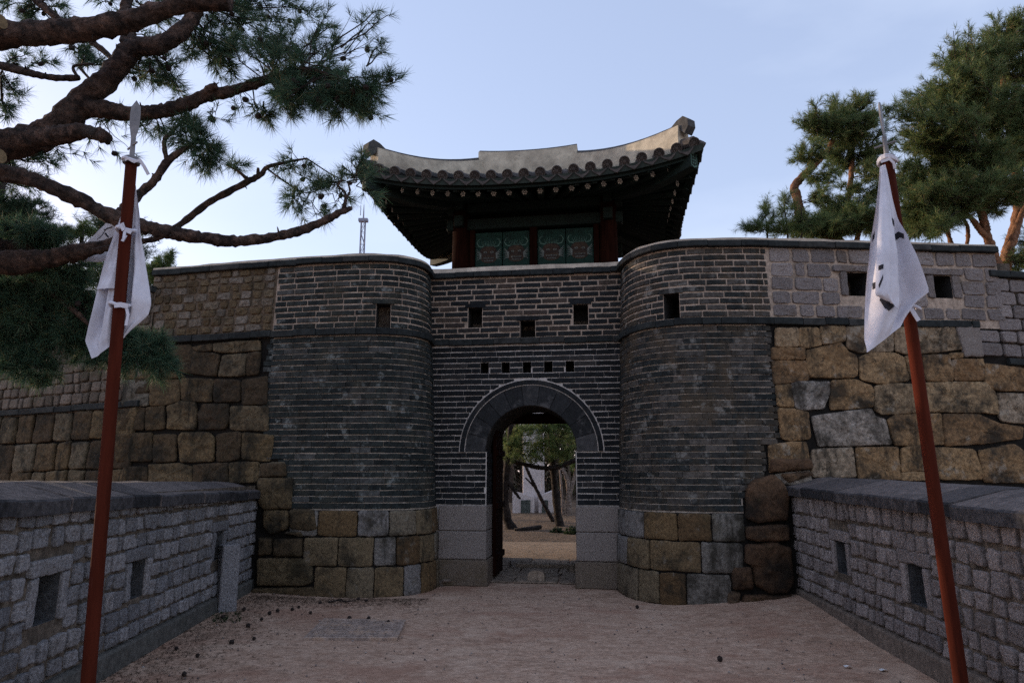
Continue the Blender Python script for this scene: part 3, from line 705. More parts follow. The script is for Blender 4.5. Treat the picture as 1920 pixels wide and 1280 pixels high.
LEFT_STONES = zpoly('''800 640 920 632 940 668 1028 670 1060 682 1038 783 860 758 830 700
928 642 1025 627 1022 662 945 662
1032 625 1248 610 1253 660 1062 670 1032 663
1072 682 1188 674 1178 778 1052 783
1195 672 1252 667 1245 768 1187 778
872 792 1030 797 1020 903 877 898
1037 797 1158 802 1153 903 1032 903
1167 802 1285 782 1283 913 1167 918
600 802 718 802 718 923 592 923
727 802 863 797 868 898 800 918 727 923
592 942 698 932 693 1038 587 1038
707 932 793 924 793 1033 702 1038
807 927 870 902 943 907 948 985 938 1038 807 1033
957 962 980 917 1098 917 1103 990 1083 1033 960 1038
1112 927 1288 927 1288 1043 1110 1038
562 1062 733 1052 733 1188 562 1188
742 1062 848 1062 848 1188 742 1193
862 1067 885 1052 1008 1052 1033 1082 1028 1188 872 1193
1047 1062 1148 1047 1163 1062 1153 1178 1047 1193
1172 1052 1318 1067 1298 1188 1167 1178
602 1217 710 1217 713 1300 592 1300
722 1205 870 1200 925 1215 925 1300 722 1300
932 1207 1098 1197 1098 1290 932 1290
1107 1197 1248 1192 1243 1290 1107 1290
1257 1202 1368 1192 1373 1250 1247 1262
600 650 795 645 825 702 850 758 868 790 600 795''', 2.5607, 0, 400)
LEFT_LOW = zpoly('''80 107 275 107 268 285 105 290 82 250
85 105 95 25 235 22 240 100
104 292 250 290 256 340 245 400 150 435 110 380
260 290 330 283 405 290 412 405 350 412 258 400
240 412 330 415 330 445 230 425
85 445 155 450 155 545 85 552
162 455 330 450 330 555 162 555
75 565 240 562 330 566 390 620 392 700 350 722 75 720
50 735 400 728 425 800 40 800''', 3.048, 460, 860)

def wallthing(name, label): 
    o = empty(name); tag(o, label, 'fortress wall'); return o
def zwall_right():
    root = wallthing('fortress_wall', 'right stone fortress wall, tan boulders below a grey granite parapet with two square loopholes')
    f = PR; r = random.Random(77); ua = f.uv(1441, 520)[0]; ue = f.L
    holes = []
    for (x, y, w_, h_) in ((1608, 533, .30, .33), (1767, 538, .27, .32)):
        u, v = f.uv(x, y); holes.append((u-w_/2, u+w_/2, v-h_/2, v+h_/2))
    mb = MB(); sheet(mb, f, ua, ue, VB0, VT+.05, holes, 0, 1, .8)
    grown = [(h[0]-.11, h[1]+.13, h[2]-.0, h[3]+.0) for h in holes] 
    lint = [(h[0]-.2, h[1]+.2, h[3], h[3]+.1) for h in holes]
    vs = [VB1+.01, 3.80, 3.99, 4.19, 4.39, VT-.005]
    stone_rows(mb, f, ua+.02, ue, vs, .29, .020, .022, r, 2, grown + lint, .14, inset=.014, rough=.014)
    for h in holes:
        stone(mb, [(h[0]-.19, h[3]+.006), (h[1]+.19, h[3]+.006), (h[1]+.19, h[3]+.094), (h[0]-.19, h[3]+.094)], f, .045, r, 2, .06, .15, .012, .006)
        for a, b in ((h[0]-.10, h[0]-.004), (h[1]+.004, h[1]+.12)):
            stone(mb, [(a, h[2]), (b, h[2]), (b, h[3]), (a, h[3])], f, .035, r, 2, .06, .15, .012, .006)
    mb.build('granite_parapet', [M['mortar'], M['void'], M['granite']], root)
    mb = MB(); band(mb, f, ua, f.uv(1831, 601)[0], VB0, VB1, .055, .4, r); mb.build('belt_course', M['coping'], root)
    mb = MB(); band(mb, f, ua, ue, VT, VT+.085, .075, .46, r); limecap(mb, f, ua, ue, VT+.087, r, 1); mb.build('coping', [M['coping'], M['lime']], root)
    mb = MB(); sheet(mb, f, f.uv(1392, 1030)[0], ue, -.1, VB0, (), 1, d=-.02); sheet(mb, f, ue, ue+3.0, -.1, 2.98, (), 1, d=-.02)
    for p in RIGHT_STONES: stone(mb, [f.uv(*q) for q in p], f, .035, r, 0, .045, .12, .02, .024, .003, .012)
    # courses hidden behind the low wall
    stone_rows(mb, f, f.uv(1490, 1000)[0], ue+2.5, [0, .5, .95, 1.32], .6, .015, .05, r, 0)
    for q in range(1): pass
    # granite quoin at the step
    p = zpoly('1082 470 1203 468 1228 638 1127 638', 2.783, 1400, 440)[0]; stone(mb, [f.uv(*q) for q in p], f, .045, r, 2, .06, .12, .014, .006)
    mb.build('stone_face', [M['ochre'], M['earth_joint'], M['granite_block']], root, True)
    mb = MB()
    for p in RIGHT_BOULDERS: stone(mb, [f.uv(*q) for q in p], f, .10, r, 0, .06, .3, .06, .03)
    mb.build('corner_boulders', M['boulder'], root, True)
    mb = MB(); mb.box((5.0, 9.9, 2.3), (4.4, 1.0, 4.55), 0, .06); mb.build('rubble_core', M['grey_mortar'], root)
zwall_right()

P2 = Path([(6.60, 9.02), (7.6, 9.14), (8.8, 9.32), (10.5, 9.6), (13, 10.2)], .03)
def zwall_right_far():
    root = wallthing('fortress_wall', 'stepped-down end of the right fortress wall, grey granite squares at the photo edge')
    f = P2; r = random.Random(78)
    top = lambda: 0
    def sl(u, v, d=0.0):                                   # courses sink to the right
        return f(u, v - .028*u, d)
    vt = 4.26
    mb = MB(); mb_s = mb
    rows = [[f(u, v, -.015) for v in (-.1, 1, 2, 3, vt+.05)] for u in (.0, 1, 2, 4, 6.5)]; mb.grid(rows, 0)
    hid = sl
    vs = [3.13, 3.32, 3.50, 3.68, 3.87, 4.06, vt-.01]
    stone_rows(mb, sl, .05, 5, vs[2:], .30, .020, .03, r, 1, (), .14, inset=.014, rough=.014); stone_rows(mb, sl, -.30, 5, vs[:3], .30, .020, .06, r, 1, (), .14, inset=.014, rough=.014)
    mb.build('granite_parapet', [M['grey_mortar'], M['granite']], root)
    mb = MB(); band(mb, sl, .02, 6, vt, vt+.09, .075, .4, r); mb.build('coping', M['coping'], root)
    mb = MB(); band(mb, sl, .1, 6, 3.03, 3.12, .07, .4, r); mb.build('belt_course', M['coping'], root)
    mb = MB(); stone_rows(mb, sl, .30, 5, [0, .6, 1.2, 1.7, 2.1, 2.55, 3.02], .62, .018, .05, r, 0, (), .14, inset=.03, rough=.016)
    mb.build('stone_face', M['ochre'], root, True)
zwall_right_far()

def zwall_left():
    root = wallthing('fortress_wall', 'left stone fortress wall of mossy brown blocks under a small rubble parapet, shaded by the pine')
    f = PL; r = random.Random(79); ue = f.uv(517, 560)[0]; us = 0.0
    u, v = f.uv(274, 612); holes = [(u-.11, u+.11, v-.17, v+.17)]
    mb = MB(); sheet(mb, f, us, ue, VB0, VT+.05, holes, 0, 1, .8)
    vs = [VB1+.01, 3.74, 3.88, 4.0, 4.13, 4.26, 4.38, 4.49, VT-.005]
    stone_rows(mb, f, us, ue-.02, vs, .20, .018, .024, r, 2, [(h[0]-.03, h[1]+.03, h[2], h[3]) for h in holes], .30, inset=.016, rough=.016)
    mb.build('rubble_parapet', [M['mortar_dull'], M['void'], M['ochre_small']], root)
    mb = MB(); band(mb, f, us, ue, VB0, VB1, .06, .3, r); mb.build('belt_course', M['coping'], root)
    mb = MB(); band(mb, f, us, ue, VT, VT+.085, .075, .46, r); limecap(mb, f, us, ue, VT+.087, r, 1); mb.build('coping', [M['coping'], M['lime']], root)
    mb = MB(); sheet(mb, f, -.02, f.uv(575, 900)[0], -.1, VB0, (), 1, d=-.02)
    for p in LEFT_STONES: stone(mb, [f.uv(*q) for q in p], f, .038, r, 0, .045, .12, .02, .024, .003, .012)
    uq = f.uv(225, 800)[0]; uq2 = f.uv(290, 700)[0]
    stone_rows(mb, f, us-.1, uq2, [2.75, 3.1, 3.5], .45, .016, .05, r, 0, (), .16, inset=.03, rough=.018)
    stone_rows(mb, f, us-.1, uq, [0, .5, .95, 1.35, 1.8, 2.3, 2.75], .5, .016, .05, r, 0, (), .16, inset=.03, rough=.018)
    stone_rows(mb, f, uq, f.uv(470, 1000)[0], [0, .5, .95, 1.32], .5, .016, .05, r, 0)
    for p in LEFT_LOW: stone(mb, [f.uv(*q) for q in p], f, .07, r, 0, .06, .25, .04, .02)
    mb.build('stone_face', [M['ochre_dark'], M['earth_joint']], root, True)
    mb = MB(); mb.box((-3.6, 10.65, 2.3), (4.2, 1.0, 4.55), 0, -.22); mb.build('rubble_core', M['grey_mortar'], root)
M['mortar_dull'] = mat('earthy_mortar', [(0, (.16, .13, .10)), (1, (.25, .205, .17))], .35, 22, [(2, .5, .66, (.07, .06, .045), .8)], (60, .8, .012), .95, island=False)
zwall_left()

P3 = Path([(-16, 14.05), (-12.5, 12.72), (-9.6, 11.62), (-7.6, 10.86), (-5.55, 10.08)], .03)
M['granite_shade'] = mat('shaded_granite', [(0, (.075, .068, .062)), (.5, (.11, .10, .095)), (1, (.15, .137, .13))], .45, 40, [(1.6, .5, .66, (.05, .045, .03), .75)], (70, .9, .014), .92)  # granite darkened in colour for the pine's shade on this wall
def zwall_left_far():
    root = wallthing('fortress_wall', 'farther left fortress wall stepping down behind the pine boughs, grey squared stones over brown blocks')
    f = P3; r = random.Random(80)
    def sl(u, v, d=0.0): return f(u, v - .02*(f.L-u), d)
    vt = 4.33
    h = []
    u, v = f.uv(93, 705); v += .02*(f.L-u); h = [(u-.1, u+.1, v-.17, v+.17)]
    mb = MB(); sheet(mb, sl, 0, f.L, 2.54, vt+.03, h, 0, 1, .4, d=-.012)
    stone_rows(mb, sl, f.L-5.2, f.L-.02, [2.66, 2.84, 3.0, 3.17, 3.33, 3.5, 3.66, 3.82, 3.98, 4.14, vt], .21, .022, .035, r, 2, h, .16, inset=.02, rough=.012)
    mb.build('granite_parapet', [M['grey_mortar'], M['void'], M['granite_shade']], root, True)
    mb = MB(); band(mb, sl, 0, f.L, vt, vt+.09, .08, .4, r); mb.build('coping', M['coping'], root)
    mb = MB(); band(mb, sl, 0, f.L, 2.56, 2.65, .06, .4, r); mb.build('belt_course', M['coping'], root)
    mb = MB(); sheet(mb, f, 0, f.L, -.1, 2.9, (), 1, d=-.03)
    stone_rows(mb, sl, f.L-6, f.L-.02, [0.2, .75, 1.2, 1.65, 2.1, 2.55], .42, .016, .05, r, 0, (), .16, inset=.03, rough=.018)
    mb.build('stone_face', [M['ochre_dark'], M['earth_joint']], root, True)
zwall_left_far()

# ================================================================== low walls in front
class Lin:
    def __init__(s, a, b, e0, e1, side):
        s.a, s.b = Vector((*a, 0)), Vector((*b, 0)); s.t = (s.b-s.a).normalized(); s.L = (s.b-s.a).length
        s.n = Vector((s.t.y, -s.t.x, 0)); 
        if s.n.x*side < 0: s.n = -s.n
        s.e0, s.e1 = e0, e1
    def __call__(s, u, v, d=0.0):
        return s.a + s.t*u + s.n*d + Vector((0, 0, v))
    def eave(s, u): return s.e0 + (s.e1-s.e0)*u/s.L
    uv = Path.uv
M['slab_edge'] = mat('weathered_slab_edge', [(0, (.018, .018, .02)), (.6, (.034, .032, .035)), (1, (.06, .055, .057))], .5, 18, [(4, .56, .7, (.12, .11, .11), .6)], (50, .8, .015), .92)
M['hole_side'] = mat('rough_hole_side', [(0, (.05, .05, .052)), (1, (.085, .083, .085))], .4, 30, (), (70, .8, .012), .95, island=False)  # granite darkened in colour for the shade inside the low-wall openings
def low_wall(side):
    r = random.Random(90+side)
    if side < 0:
        f = Lin((-3.54, 9.80), (-2.95, 1.2), 1.25, 1.375, 1)
        root = empty('low_wall'); tag(root, 'low blue-grey stone wall on the left, with a stone post in front of it', 'low wall', 'low stone walls flanking the path')
        hp = ((85, 1122), (255, 1085), (408, 1022)); sm = M['granite_cool']; rise = .21; foot = .2; fm = 2
    else:
        f = Lin((3.53, 8.9), (3.05, 1.2), 1.335, 1.21, -1)
        root = empty('low_wall'); tag(root, 'low mauve-grey stone wall on the right, with a concrete kerb strip along its foot', 'low wall', 'low stone walls flanking the path')
        hp = ((1580, 1045), (1722, 1097)); sm = M['granite_pink']; rise = .20; foot = .22; fm = 2
    holes = []
    for (x, y) in hp:
        u, v = f.uv(x, y); holes.append((u-.145, u+.145, v-.16, v+.16))
    mb = MB(); sheet(mb, f, -.3, f.L, -.1, 1.42 if side < 0 else 1.34, holes, 0, 1, .75, du=.3, reveal=3)
    lint = [(h[0]-.12, h[1]+.12, h[3], h[3]+.12) for h in holes]; grown = [(h[0]-.085, h[1]+.085, h[2], h[3]) for h in holes]
    top = 1.35 if side < 0 else 1.31
    vs = [foot]; 
    while vs[-1] < top - .1: vs.append(vs[-1] + r.uniform(.132, .165))
    vs[-1] = top
    stone_rows(mb, f, -.2, f.L, vs, .185, .026, .030, r, 2, grown + lint, .22, rnd=.13, inset=.008, seg=.03, rough=.016)
    for h in holes:
        stone(mb, [(h[0]-.115, h[3]+.004), (h[1]+.115, h[3]+.004), (h[1]+.115, h[3]+.112), (h[0]-.115, h[3]+.112)], f, .032, r, 2, .05, .12, .01, .006)
        for a, b in ((h[0]-.08, h[0]-.003), (h[1]+.003, h[1]+.08)):
            stone(mb, [(a, h[2]), (b, h[2]), (b, h[3]), (a, h[3])], f, .03, r, 2, .05, .12, .01, .006)
    mb.build('stone_face', [M['grey_mortar'], M['void'], sm, M['hole_side']], root, True)
    # foot strip
    mb = MB(); n = 26; rows = []
    for i in range(n+1):
        u = -.2 + (f.L+.2)*i/n; j = noise.noise(Vector((u*2, side, 3)))*.012
        rows.append([f(u, -.1, .07+j), f(u, foot-.03+j, .06+j), f(u, foot-.012+j, .045+j), f(u, foot-.005, -.02)])
    mb.grid(rows); mb.build('foot_strip', M['concrete'] if side > 0 else M['foot_grey'], root)
    # slab coping, two slopes, as separate slabs
    mb = MB(); u = -.35
    while u < f.L:
        e = u + r.uniform(.42, .62); q = r.uniform(-.008, .008); he, hr = f.eave(u) + q, f.eave(u) + rise + q*.5
        he2, hr2 = f.eave(e) + q, f.eave(e) + rise + q*.5; o = .085 + r.uniform(-.012, .012)
        W = .44
        prof = lambda he, hr: [(-.02, he-.02), (o-.02, he-.005), (o, he-.005), (o+.004, he+.085), (o-.015, he+.10), (-W+.10, hr), (-W-.05, hr+.012), (-2*W+.05, he+.07), (-2*W-.08, he+.06), (-2*W-.08, he)]
        k = 3; rows = []
        for i in range(k+1):
            uu = u+.004 + (e-u-.008)*i/k; t = i/k
            rows.append([f(uu, z + noise.noise(Vector((uu*5, d*7, side*3)))*.008, d + noise.noise(Vector((uu*6, z*9, side)))*.008) for d, z in prof(he+(he2-he)*t, hr+(hr2-hr)*t)])
        n0 = len(mb.v); mb.grid(rows); K = 10
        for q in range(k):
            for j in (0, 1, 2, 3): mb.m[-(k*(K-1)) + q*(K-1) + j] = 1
        mb.f.append(tuple(n0+i for i in range(K))); mb.m.append(0); mb.f.append(tuple(n0+k*K+i for i in reversed(range(K)))); mb.m.append(0)
        u = e
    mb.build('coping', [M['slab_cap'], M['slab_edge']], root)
    mb = MB(); rows = [[f(u, v, d) for d, v in ((-.05, 1.2), (-.86, 1.2), (-.86, -.1))] for u in (-.3, f.L)]; mb.grid(rows); mb.build('outer_face', M['grey_mortar'], root)
    return f
M['foot_grey'] = mat('grey_foot', [(0, (.13, .135, .13)), (1, (.19, .19, .185))], .35, 18, [(2.5, .55, .7, (.08, .08, .065), .6)], (60, .6, .01), .95, island=False)
FLW = low_wall(-1); FRW = low_wall(1)

def stone_post():
    p = on_ground(416, 1152); mb = MB()
    mb.box((p.x-.01, p.y+.1, .385), (.205, .21, .77), 0, R(38), .012, .97)
    o = mb.build('stone_post', M['granite_cool']); tag(o, 'square granite post standing before the left low wall', 'stone post')
stone_post()

# ================================================================== pavilion on top of the gate
def pavilion():
    yaw = R(-8.7)
    root = empty('gate_pavilion', (.17, 10.12, 3.9), yaw)
    tag(root, 'small tile-roofed wooden pavilion with upturned eaves standing on the gate', 'pavilion')
    Z0 = 3.9                                                 # local z = world - 3.9
    W, D, RH = 2.79, 4.5, .92; ZE, ZR = 6.27 - Z0, 7.22 - Z0; ym = D/2
    SH = -.20
    def lift(t): return .30*abs(t)**2.6
    def outl(t): return .13*(1 - abs(t)**2)                  # eaves bow in along their middle
    def S(side, t, s, h=0.0):
        """roof surface: side 0 front 1 back 2 left 3 right; t -1..1 along the eave, s 0 eave..1 ridge"""
        z = ZE + lift(t)*(1-s)**2 + (ZR-ZE)*(.8*s + .2*s*s) + h
        if side in (0, 1):
            x = t*(W*(1-s) + RH*s) + SH*s; y = outl(t)*(1-s) + ym*s
            if side == 1: y = D - y
            return Vector((x, y, z))
        y = ym + t*(ym*(1-s)); x = W - outl(t)*(1-s) - (W-RH)*s
        return Vector(((-x if side == 2 else x) + SH*s, y, z))
    r = random.Random(12)
    # roof deck (top skin and soffit)
    mb = MB()
    for side in range(4):
        for h in (-.02, -.13):
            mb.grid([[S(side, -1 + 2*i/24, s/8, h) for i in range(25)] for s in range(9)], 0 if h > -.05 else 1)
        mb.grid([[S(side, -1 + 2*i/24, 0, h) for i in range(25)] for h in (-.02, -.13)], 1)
    deck = mb.build('roof', [M['tile_moss'], M['soffit']], root)
    # rows of cover tiles with pan tiles between
    mb = MB(); ends = []
    for side in range(4):
        half = W if side < 2 else ym; top = RH if side < 2 else 0
        n = 21 if side < 2 else 16
        for i in range(n):
            t0 = -1 + 2*(i+.5)/n; x = t0*half
            # straight up the slope until the hip
            smax = 1.0 if abs(x) <= top else (half-abs(x))/(half-top)
            smax = max(.05, smax*.97); pts = []; K = 7
            for k in range(K+1):
                s = smax*k/K; hw = half*(1-s) + top*s; t = max(-1, min(1, (x - (SH*s if side < 2 else 0))/max(hw, .01))); pts.append(S(side, t, s, .035))
            rr = [.074]*(K+1)
            mb.tube(pts, rr, 8, 0 if not (side == 2 or (side == 0 and i < 6)) else 1)
            d = (pts[0]-pts[1]).normalized(); ends.append((side, i, n, pts[0], d))
    tl = mb.build('cover_tiles', [M['tile'], M['tile_moss']], deck, smooth=False)
    # end tiles: round medallion cap with a raised rim
    def disc_mesh():
        m = MB(); N = 16; R0 = .086
        P = lambda rad, z: [Vector((math.cos(2*math.pi*k/N)*rad, math.sin(2*math.pi*k/N)*rad, z)) for k in range(N)]
        m.grid([P(R0*.9, -.08), P(R0, -.02), P(R0, .022), P(R0*.82, .022), P(R0*.78, .008), P(R0*.34, .008), P(R0*.3, .02), P(.001, .024)], 0, close=True)
        for k in range(8):
            a = 2*math.pi*k/8; m.box((math.cos(a)*R0*.56, math.sin(a)*R0*.56, .012), (.024, .024, .012), 0, a)
        return m
    def drip_mesh():
        m = MB(); N = 8; rows = []
        for z0, q in ((0, 0), (.035, 1)):
            rows.append([Vector((-.115 + .23*i/N, z0*.9, -.02 - .055*math.sin(math.pi*i/N))) for i in range(N+1)])
            rows.append([Vector((-.115 + .23*i/N, z0, -.04 - .095*(1-abs(2*i/N-1))**.8)) for i in range(N+1)])
        m.grid([rows[0], rows[1]]); m.grid([rows[2], rows[3]]); m.grid([rows[1], rows[3]]); m.grid([rows[0], rows[2]])
        return m
    e0 = disc_mesh().build('end_tile', M['tile'], deck); d0 = drip_mesh().build('drip_tile', M['tile'], deck)
    first = [True, True]
    for side, i, n, p, d in ends:
        if side == 1 : continue
        o = e0 if first[0] else e0.copy()
        if not first[0]: col.objects.link(o); o.parent = deck
        first[0] = False
        o.location = p + d*.01; o.rotation_euler = (d + Vector((0, 0, -.25))).to_track_quat('Z', 'Y').to_euler()
        t = -1 + 2*(i+1)/n
        if i < n-1:
            q = S(side, t, 0, .0); o = d0 if first[1] else d0.copy()
            if not first[1]: col.objects.link(o); o.parent = deck
            first[1] = False
            q2 = S(side, t+.04, 0, 0); q1 = S(side, t-.04, 0, 0); ex = (q2-q1).normalized()
            outw = Vector((ex.y, -ex.x, 0)); 
            c = Vector((0, ym, 0)) - Vector((q.x, q.y, 0))
            if outw.dot(c) > 0: outw = -outw
            ez = Vector((0, 0, 1)); ex = outw.cross(ez) * -1
            Mx = Matrix((ex, outw, ez)).transposed()
            o.location = q + outw*.02; 
            tilt = math.atan2((q2-q1).z, Vector(((q2-q1).x, (q2-q1).y)).length)
            sgn = 1 if (q2-q1).normalized().dot(ex) > 0 else -1
            o.rotation_euler = (Mx @ Matrix.Rotation(-tilt*sgn, 3, 'Y')).to_euler()
    # plastered ridges
    def ridge(path, hs, wid, name, capends):
        mb = MB(); rows = []
        n = len(path)
        for i in range(n):
            t = (path[min(i+1, n-1)] - path[max(i-1, 0)]); t.z = 0; t.normalize(); sd = Vector((t.y, -t.x, 0))*wid/2
            b, h = path[i], hs[i]
            rows.append([b - sd*1.05 - Vector((0, 0, .12)), b - sd*1.05 + Vector((0, 0, h*.5)), b - sd*.92 + Vector((0, 0, h)), b + sd*.92 + Vector((0, 0, h)), b + sd*1.05 + Vector((0, 0, h*.5)), b + sd*1.05 - Vector((0, 0, .12))])
        mb.grid(rows); mb.poly(rows[0]); mb.poly(rows[-1][::-1])
        o = mb.build(name, M['plaster'], deck)
        mb = MB()
        mb.tube([q + Vector((0, 0, h+.005)) for q, h in zip(path, hs)], [.068]*n, 8)
        c = mb.build('ridge_cover_tile', M['ridge_end'], o)
        return o
    for sx, side in ((-1, 0), (1, 0), (-1, 1), (1, 1)):
        path = []; hs = []
        for k in range(11):
            s = .125 + .86*k/10; p = S(side, sx, s, 0); path.append(p); hs.append(.385 - .03*math.sin(math.pi*k/10))
        o = ridge(path, hs, .24, 'hip_ridge', 0)
        # snout tile at the low end
        mb = MB(); d = (path[0]-path[1]).normalized(); q = path[0] + Vector((0, 0, hs[0]))
        side_v = Vector((d.y, -d.x, 0)).normalized()
        prof = [(-.16, .03), (-.05, .10), (.08, .14), (.17, .07), (.18, -.05), (.10, -.16), (-.02, -.05), (-.15, -.06)]
        A = [q + d*a + Vector((0, 0, b)) - side_v*.085 for a, b in prof]; B = [q + d*a + Vector((0, 0, b)) + side_v*.085 for a, b in prof]
        mb.grid([A, B], 0, close=True); mb.poly(A); mb.poly(B[::-1]); mb.build('snout_tile', M['ridge_end'], o)
        mb = MB(); mb.tube([path[0] + d*.2 + Vector((0, 0, .06)), path[0] - d*.3 + Vector((0, 0, .1))], [.1, .1], 10); mb.build('corner_end_tile', M['tile'], o)
    path = [Vector((SH - .96 + 1.92*k/10, ym, ZR)) for k in range(11)]
    o = ridge(path, [.475 + .05*abs(2*k/10-1)**2.2 for k in range(11)], .26, 'main_ridge', 1)
    # fascia, flying rafters and round rafters
    mb = MB()
    for side in range(4):
        mb.grid([[S(side, -.985 + 1.97*i/24, s, h) for i in range(25)] for s, h in ((.03, -.13), (.03, -.20), (.075, -.20), (.075, -.13))], 0)
    mb.build('eave_board', M['greenwood'], root)
    fly0 = rf0 = None; med0 = None
    def medal():
        m = MB(); N = 14
        P = lambda rad, z: [Vector((math.cos(2*math.pi*k/N)*rad, math.sin(2*math.pi*k/N)*rad, z)) for k in range(N)]
        m.grid([P(.060, 0), P(.060, .004), P(.05, .004)], 1, close=True); m.grid([P(.05, .0035), P(.001, .0035)], 1, close=True)
        for k in range(6):
            a = 2*math.pi*k/6; c = Vector((math.cos(a)*.033, math.sin(a)*.033, .006)); Q = [c + Vector((math.cos(2*math.pi*j/7)*.0155, math.sin(2*math.pi*j/7)*.0155, 0)) for j in range(7)]
            m.poly(Q, 0)
        m.poly([Vector((math.cos(2*math.pi*j/8)*.013, math.sin(2*math.pi*j/8)*.013, .007)) for j in range(8)], 0)
        return m
    CX, CY0, CY1 = 1.31, 1.40, 3.1
    zpl = 6.42 - Z0
    counts = {0: 19, 2: 14, 3: 14, 1: 10}
    for side, n in counts.items():
        for i in range(n):
            t = -.92 + 1.84*i/(n-1)
            e = S(side, t, .145, -.26)
            if side in (0, 1): inn = Vector((max(-CX, min(CX, e.x*.62)), CY0 if side == 0 else CY1, zpl))
            else: inn = Vector((-CX if side == 2 else CX, CY0 + (CY1-CY0)*(.5 + t*.46), zpl))
            inn = inn + (inn - e)*.06
            m = MB(); dv = inn - e; Lr = dv.length
            if rf0 is None:
                m.tube([Vector((0, 0, 0)), Vector((0, 0, -1))], [.066, .066], 10); rf0 = m.build('rafter', M['greenwood'], root); o = rf0
                med0 = medal().build('rafter_medallion', [M['medallion'], M['greenwood']], rf0); q = med0
            else:
                o = rf0.copy(); col.objects.link(o); o.parent = root; q = med0.copy(); col.objects.link(q); q.parent = o
            o.location = e; o.rotation_euler = (-dv).to_track_quat('Z', 'Y').to_euler(); o.scale = (1, 1, Lr)
            q.location = (0, 0, .001); q.scale = (1, 1, 1/Lr)
    mb = MB()
    for side, n in counts.items():
        for i in range(n):
            t = -.95 + 1.9*i/(n-1); a = S(side, t, .05, -.19); b = S(side, t*.98, .42, -.19); d = (b-a); sdv = Vector((d.y, -d.x, 0)).normalized()*.04; up = Vector((0, 0, .045))
            P = lambda c: [c-sdv-up, c+sdv-up, c+sdv+up, c-sdv+up]
            mb.grid([P(a), P(b)], 0, close=True); mb.poly(P(a))
    mb.build('flying_rafters', M['greenwood'], root)
    for sx, sy in ((-1, 0), (1, 0), (-1, 1), (1, 1)):          # angle rafters with pale patterned ends
        side = sy; a = S(side, sx*.97, .03, -.24); b = Vector((sx*CX, CY0 if sy == 0 else CY1, zpl-.02))
        mb = MB(); d = (b-a).normalized(); sdv = Vector((d.y, -d.x, 0)).normalized()*.085; n = 8; rows = []
        for k in range(n+1):
            c = a + (b-a)*k/n + Vector((0, 0, -.10*math.sin(math.pi*k/n))); h = .12
            rows.append([c-sdv-Vector((0, 0, h)), c+sdv-Vector((0, 0, h)), c+sdv+Vector((0, 0, h)), c-sdv+Vector((0, 0, h))])
        mb.grid(rows, 0, close=True); mb.poly(rows[0], 0); o = mb.build('angle_rafter', M['greenwood'], root)
        mb = MB(); c = a - d*.004; u = Vector((0, 0, 1)); s_ = sdv.normalized()
        Q = lambda k, off: [c - d*off + s_*x*k + u*z*k for x, z in ((-.075, -.09), (.0, -.125), (.075, -.09), (.075, .11), (-.075, .11))]
        A, B = Q(1, .002), Q(.8, .002)
        for k in range(5): mb.quad(A[k], A[(k+1) % 5], B[(k+1) % 5], B[k], 0)
        for z in (-.05, 0, .05): 
            for x in (-.022, .022):
                mb.poly([c - d*.003 + s_*(x+math.cos(q)*.016) + u*(z+math.sin(q)*.018) for q in [k*math.pi/3 for k in range(6)]], 0)
        mb.build('painted_end', M['paint_horn'], o)
    # columns, beams, door panels
    for x in (-CX, CX):
        for y in (CY0, CY1):
            mb = MB(); mb.tube([(x, y, -.1), (x, y, 1.2), (x, y, zpl-.05)], [.165, .16, .15], 18); mb.build('column', M['redwood'], root, smooth=True)
    mb = MB(); 
    for y in (CY0, CY1):
        for z, h in ((2.05, .2), (2.36, .16)): mb.box((0, y, z), (2*CX+.5, .16, h), 0, 0, .01)
    for x in (-CX, CX):
        for z, h in ((2.07, .2), (2.38, .16)): mb.box((x, (CY0+CY1)/2, z), (.16, CY1-CY0+.5, h), 0, 0, .01)
    mb.build('lintel_beam', M['greenwood'], root)
    mb = MB(); mb.box((0, CY0+.02, 1.0), (.13, .14, 1.96), 0, 0, .008); mb.box((-1.1, CY0+.02, 1.0), (.09, .12, 1.96)); mb.box((1.1, CY0+.02, 1.0), (.09, .12, 1.96))
    mb.build('door_post', M['redwood'], root)
    mb = MB()
    for x in (-CX, CX): mb.box((x, (CY0+CY1)/2, .95), (.05, CY1-CY0-.32, 1.95))
    mb.box((0, CY1, .95), (2*CX-.32, .05, 1.95)); mb.box((0, (CY0+CY1)/2, 2.2), (2*CX-.2, CY1-CY0-.2, .05)); mb.build('board_wall', M['redwood'], root)
    def face(board, x0, x1, z1):
        """door board with a traditional horned guardian face in plain line work"""
        yb = CY0 - .018; cx = (x0+x1)/2; s = (x1-x0)/.52; zb = z1 - .60*s*.80
        m = MB()
        def P(x, z, k=0): return Vector((cx + x*s, yb - .002*k - .001, zb + z*s*.80))
        def blob(c, rx, rz, mi, k, n=18, wob=0):
            m.poly([P(c[0]+math.cos(2*math.pi*j/n)*rx*(1+wob*math.sin(5*j)), c[1]+math.sin(2*math.pi*j/n)*rz*(1+wob*math.sin(5*j)), k) for j in range(n)], mi)
        def stroke(pts, wd, mi, k, taper=True):
            n = len(pts)
            L_, R_ = [], []
            for i in range(n):
                a = Vector(pts[max(i-1, 0)]+(0,)); b = Vector(pts[min(i+1, n-1)]+(0,)); t = (b-a).normalized(); q = wd*(1-.75*i/(n-1)) if taper else wd
                L_.append(P(pts[i][0]-t.y*q, pts[i][1]+t.x*q, k)); R_.append(P(pts[i][0]+t.y*q, pts[i][1]-t.x*q, k))
            m.grid([L_, R_], mi)
        blob((0, .24), .175, .19, 0, 1, 22, .03); blob((0, .32), .13, .08, 1, 2); blob((0, .10), .15, .10, 1, 2)
        blob((0, .09), .12, .06, 0, 3)
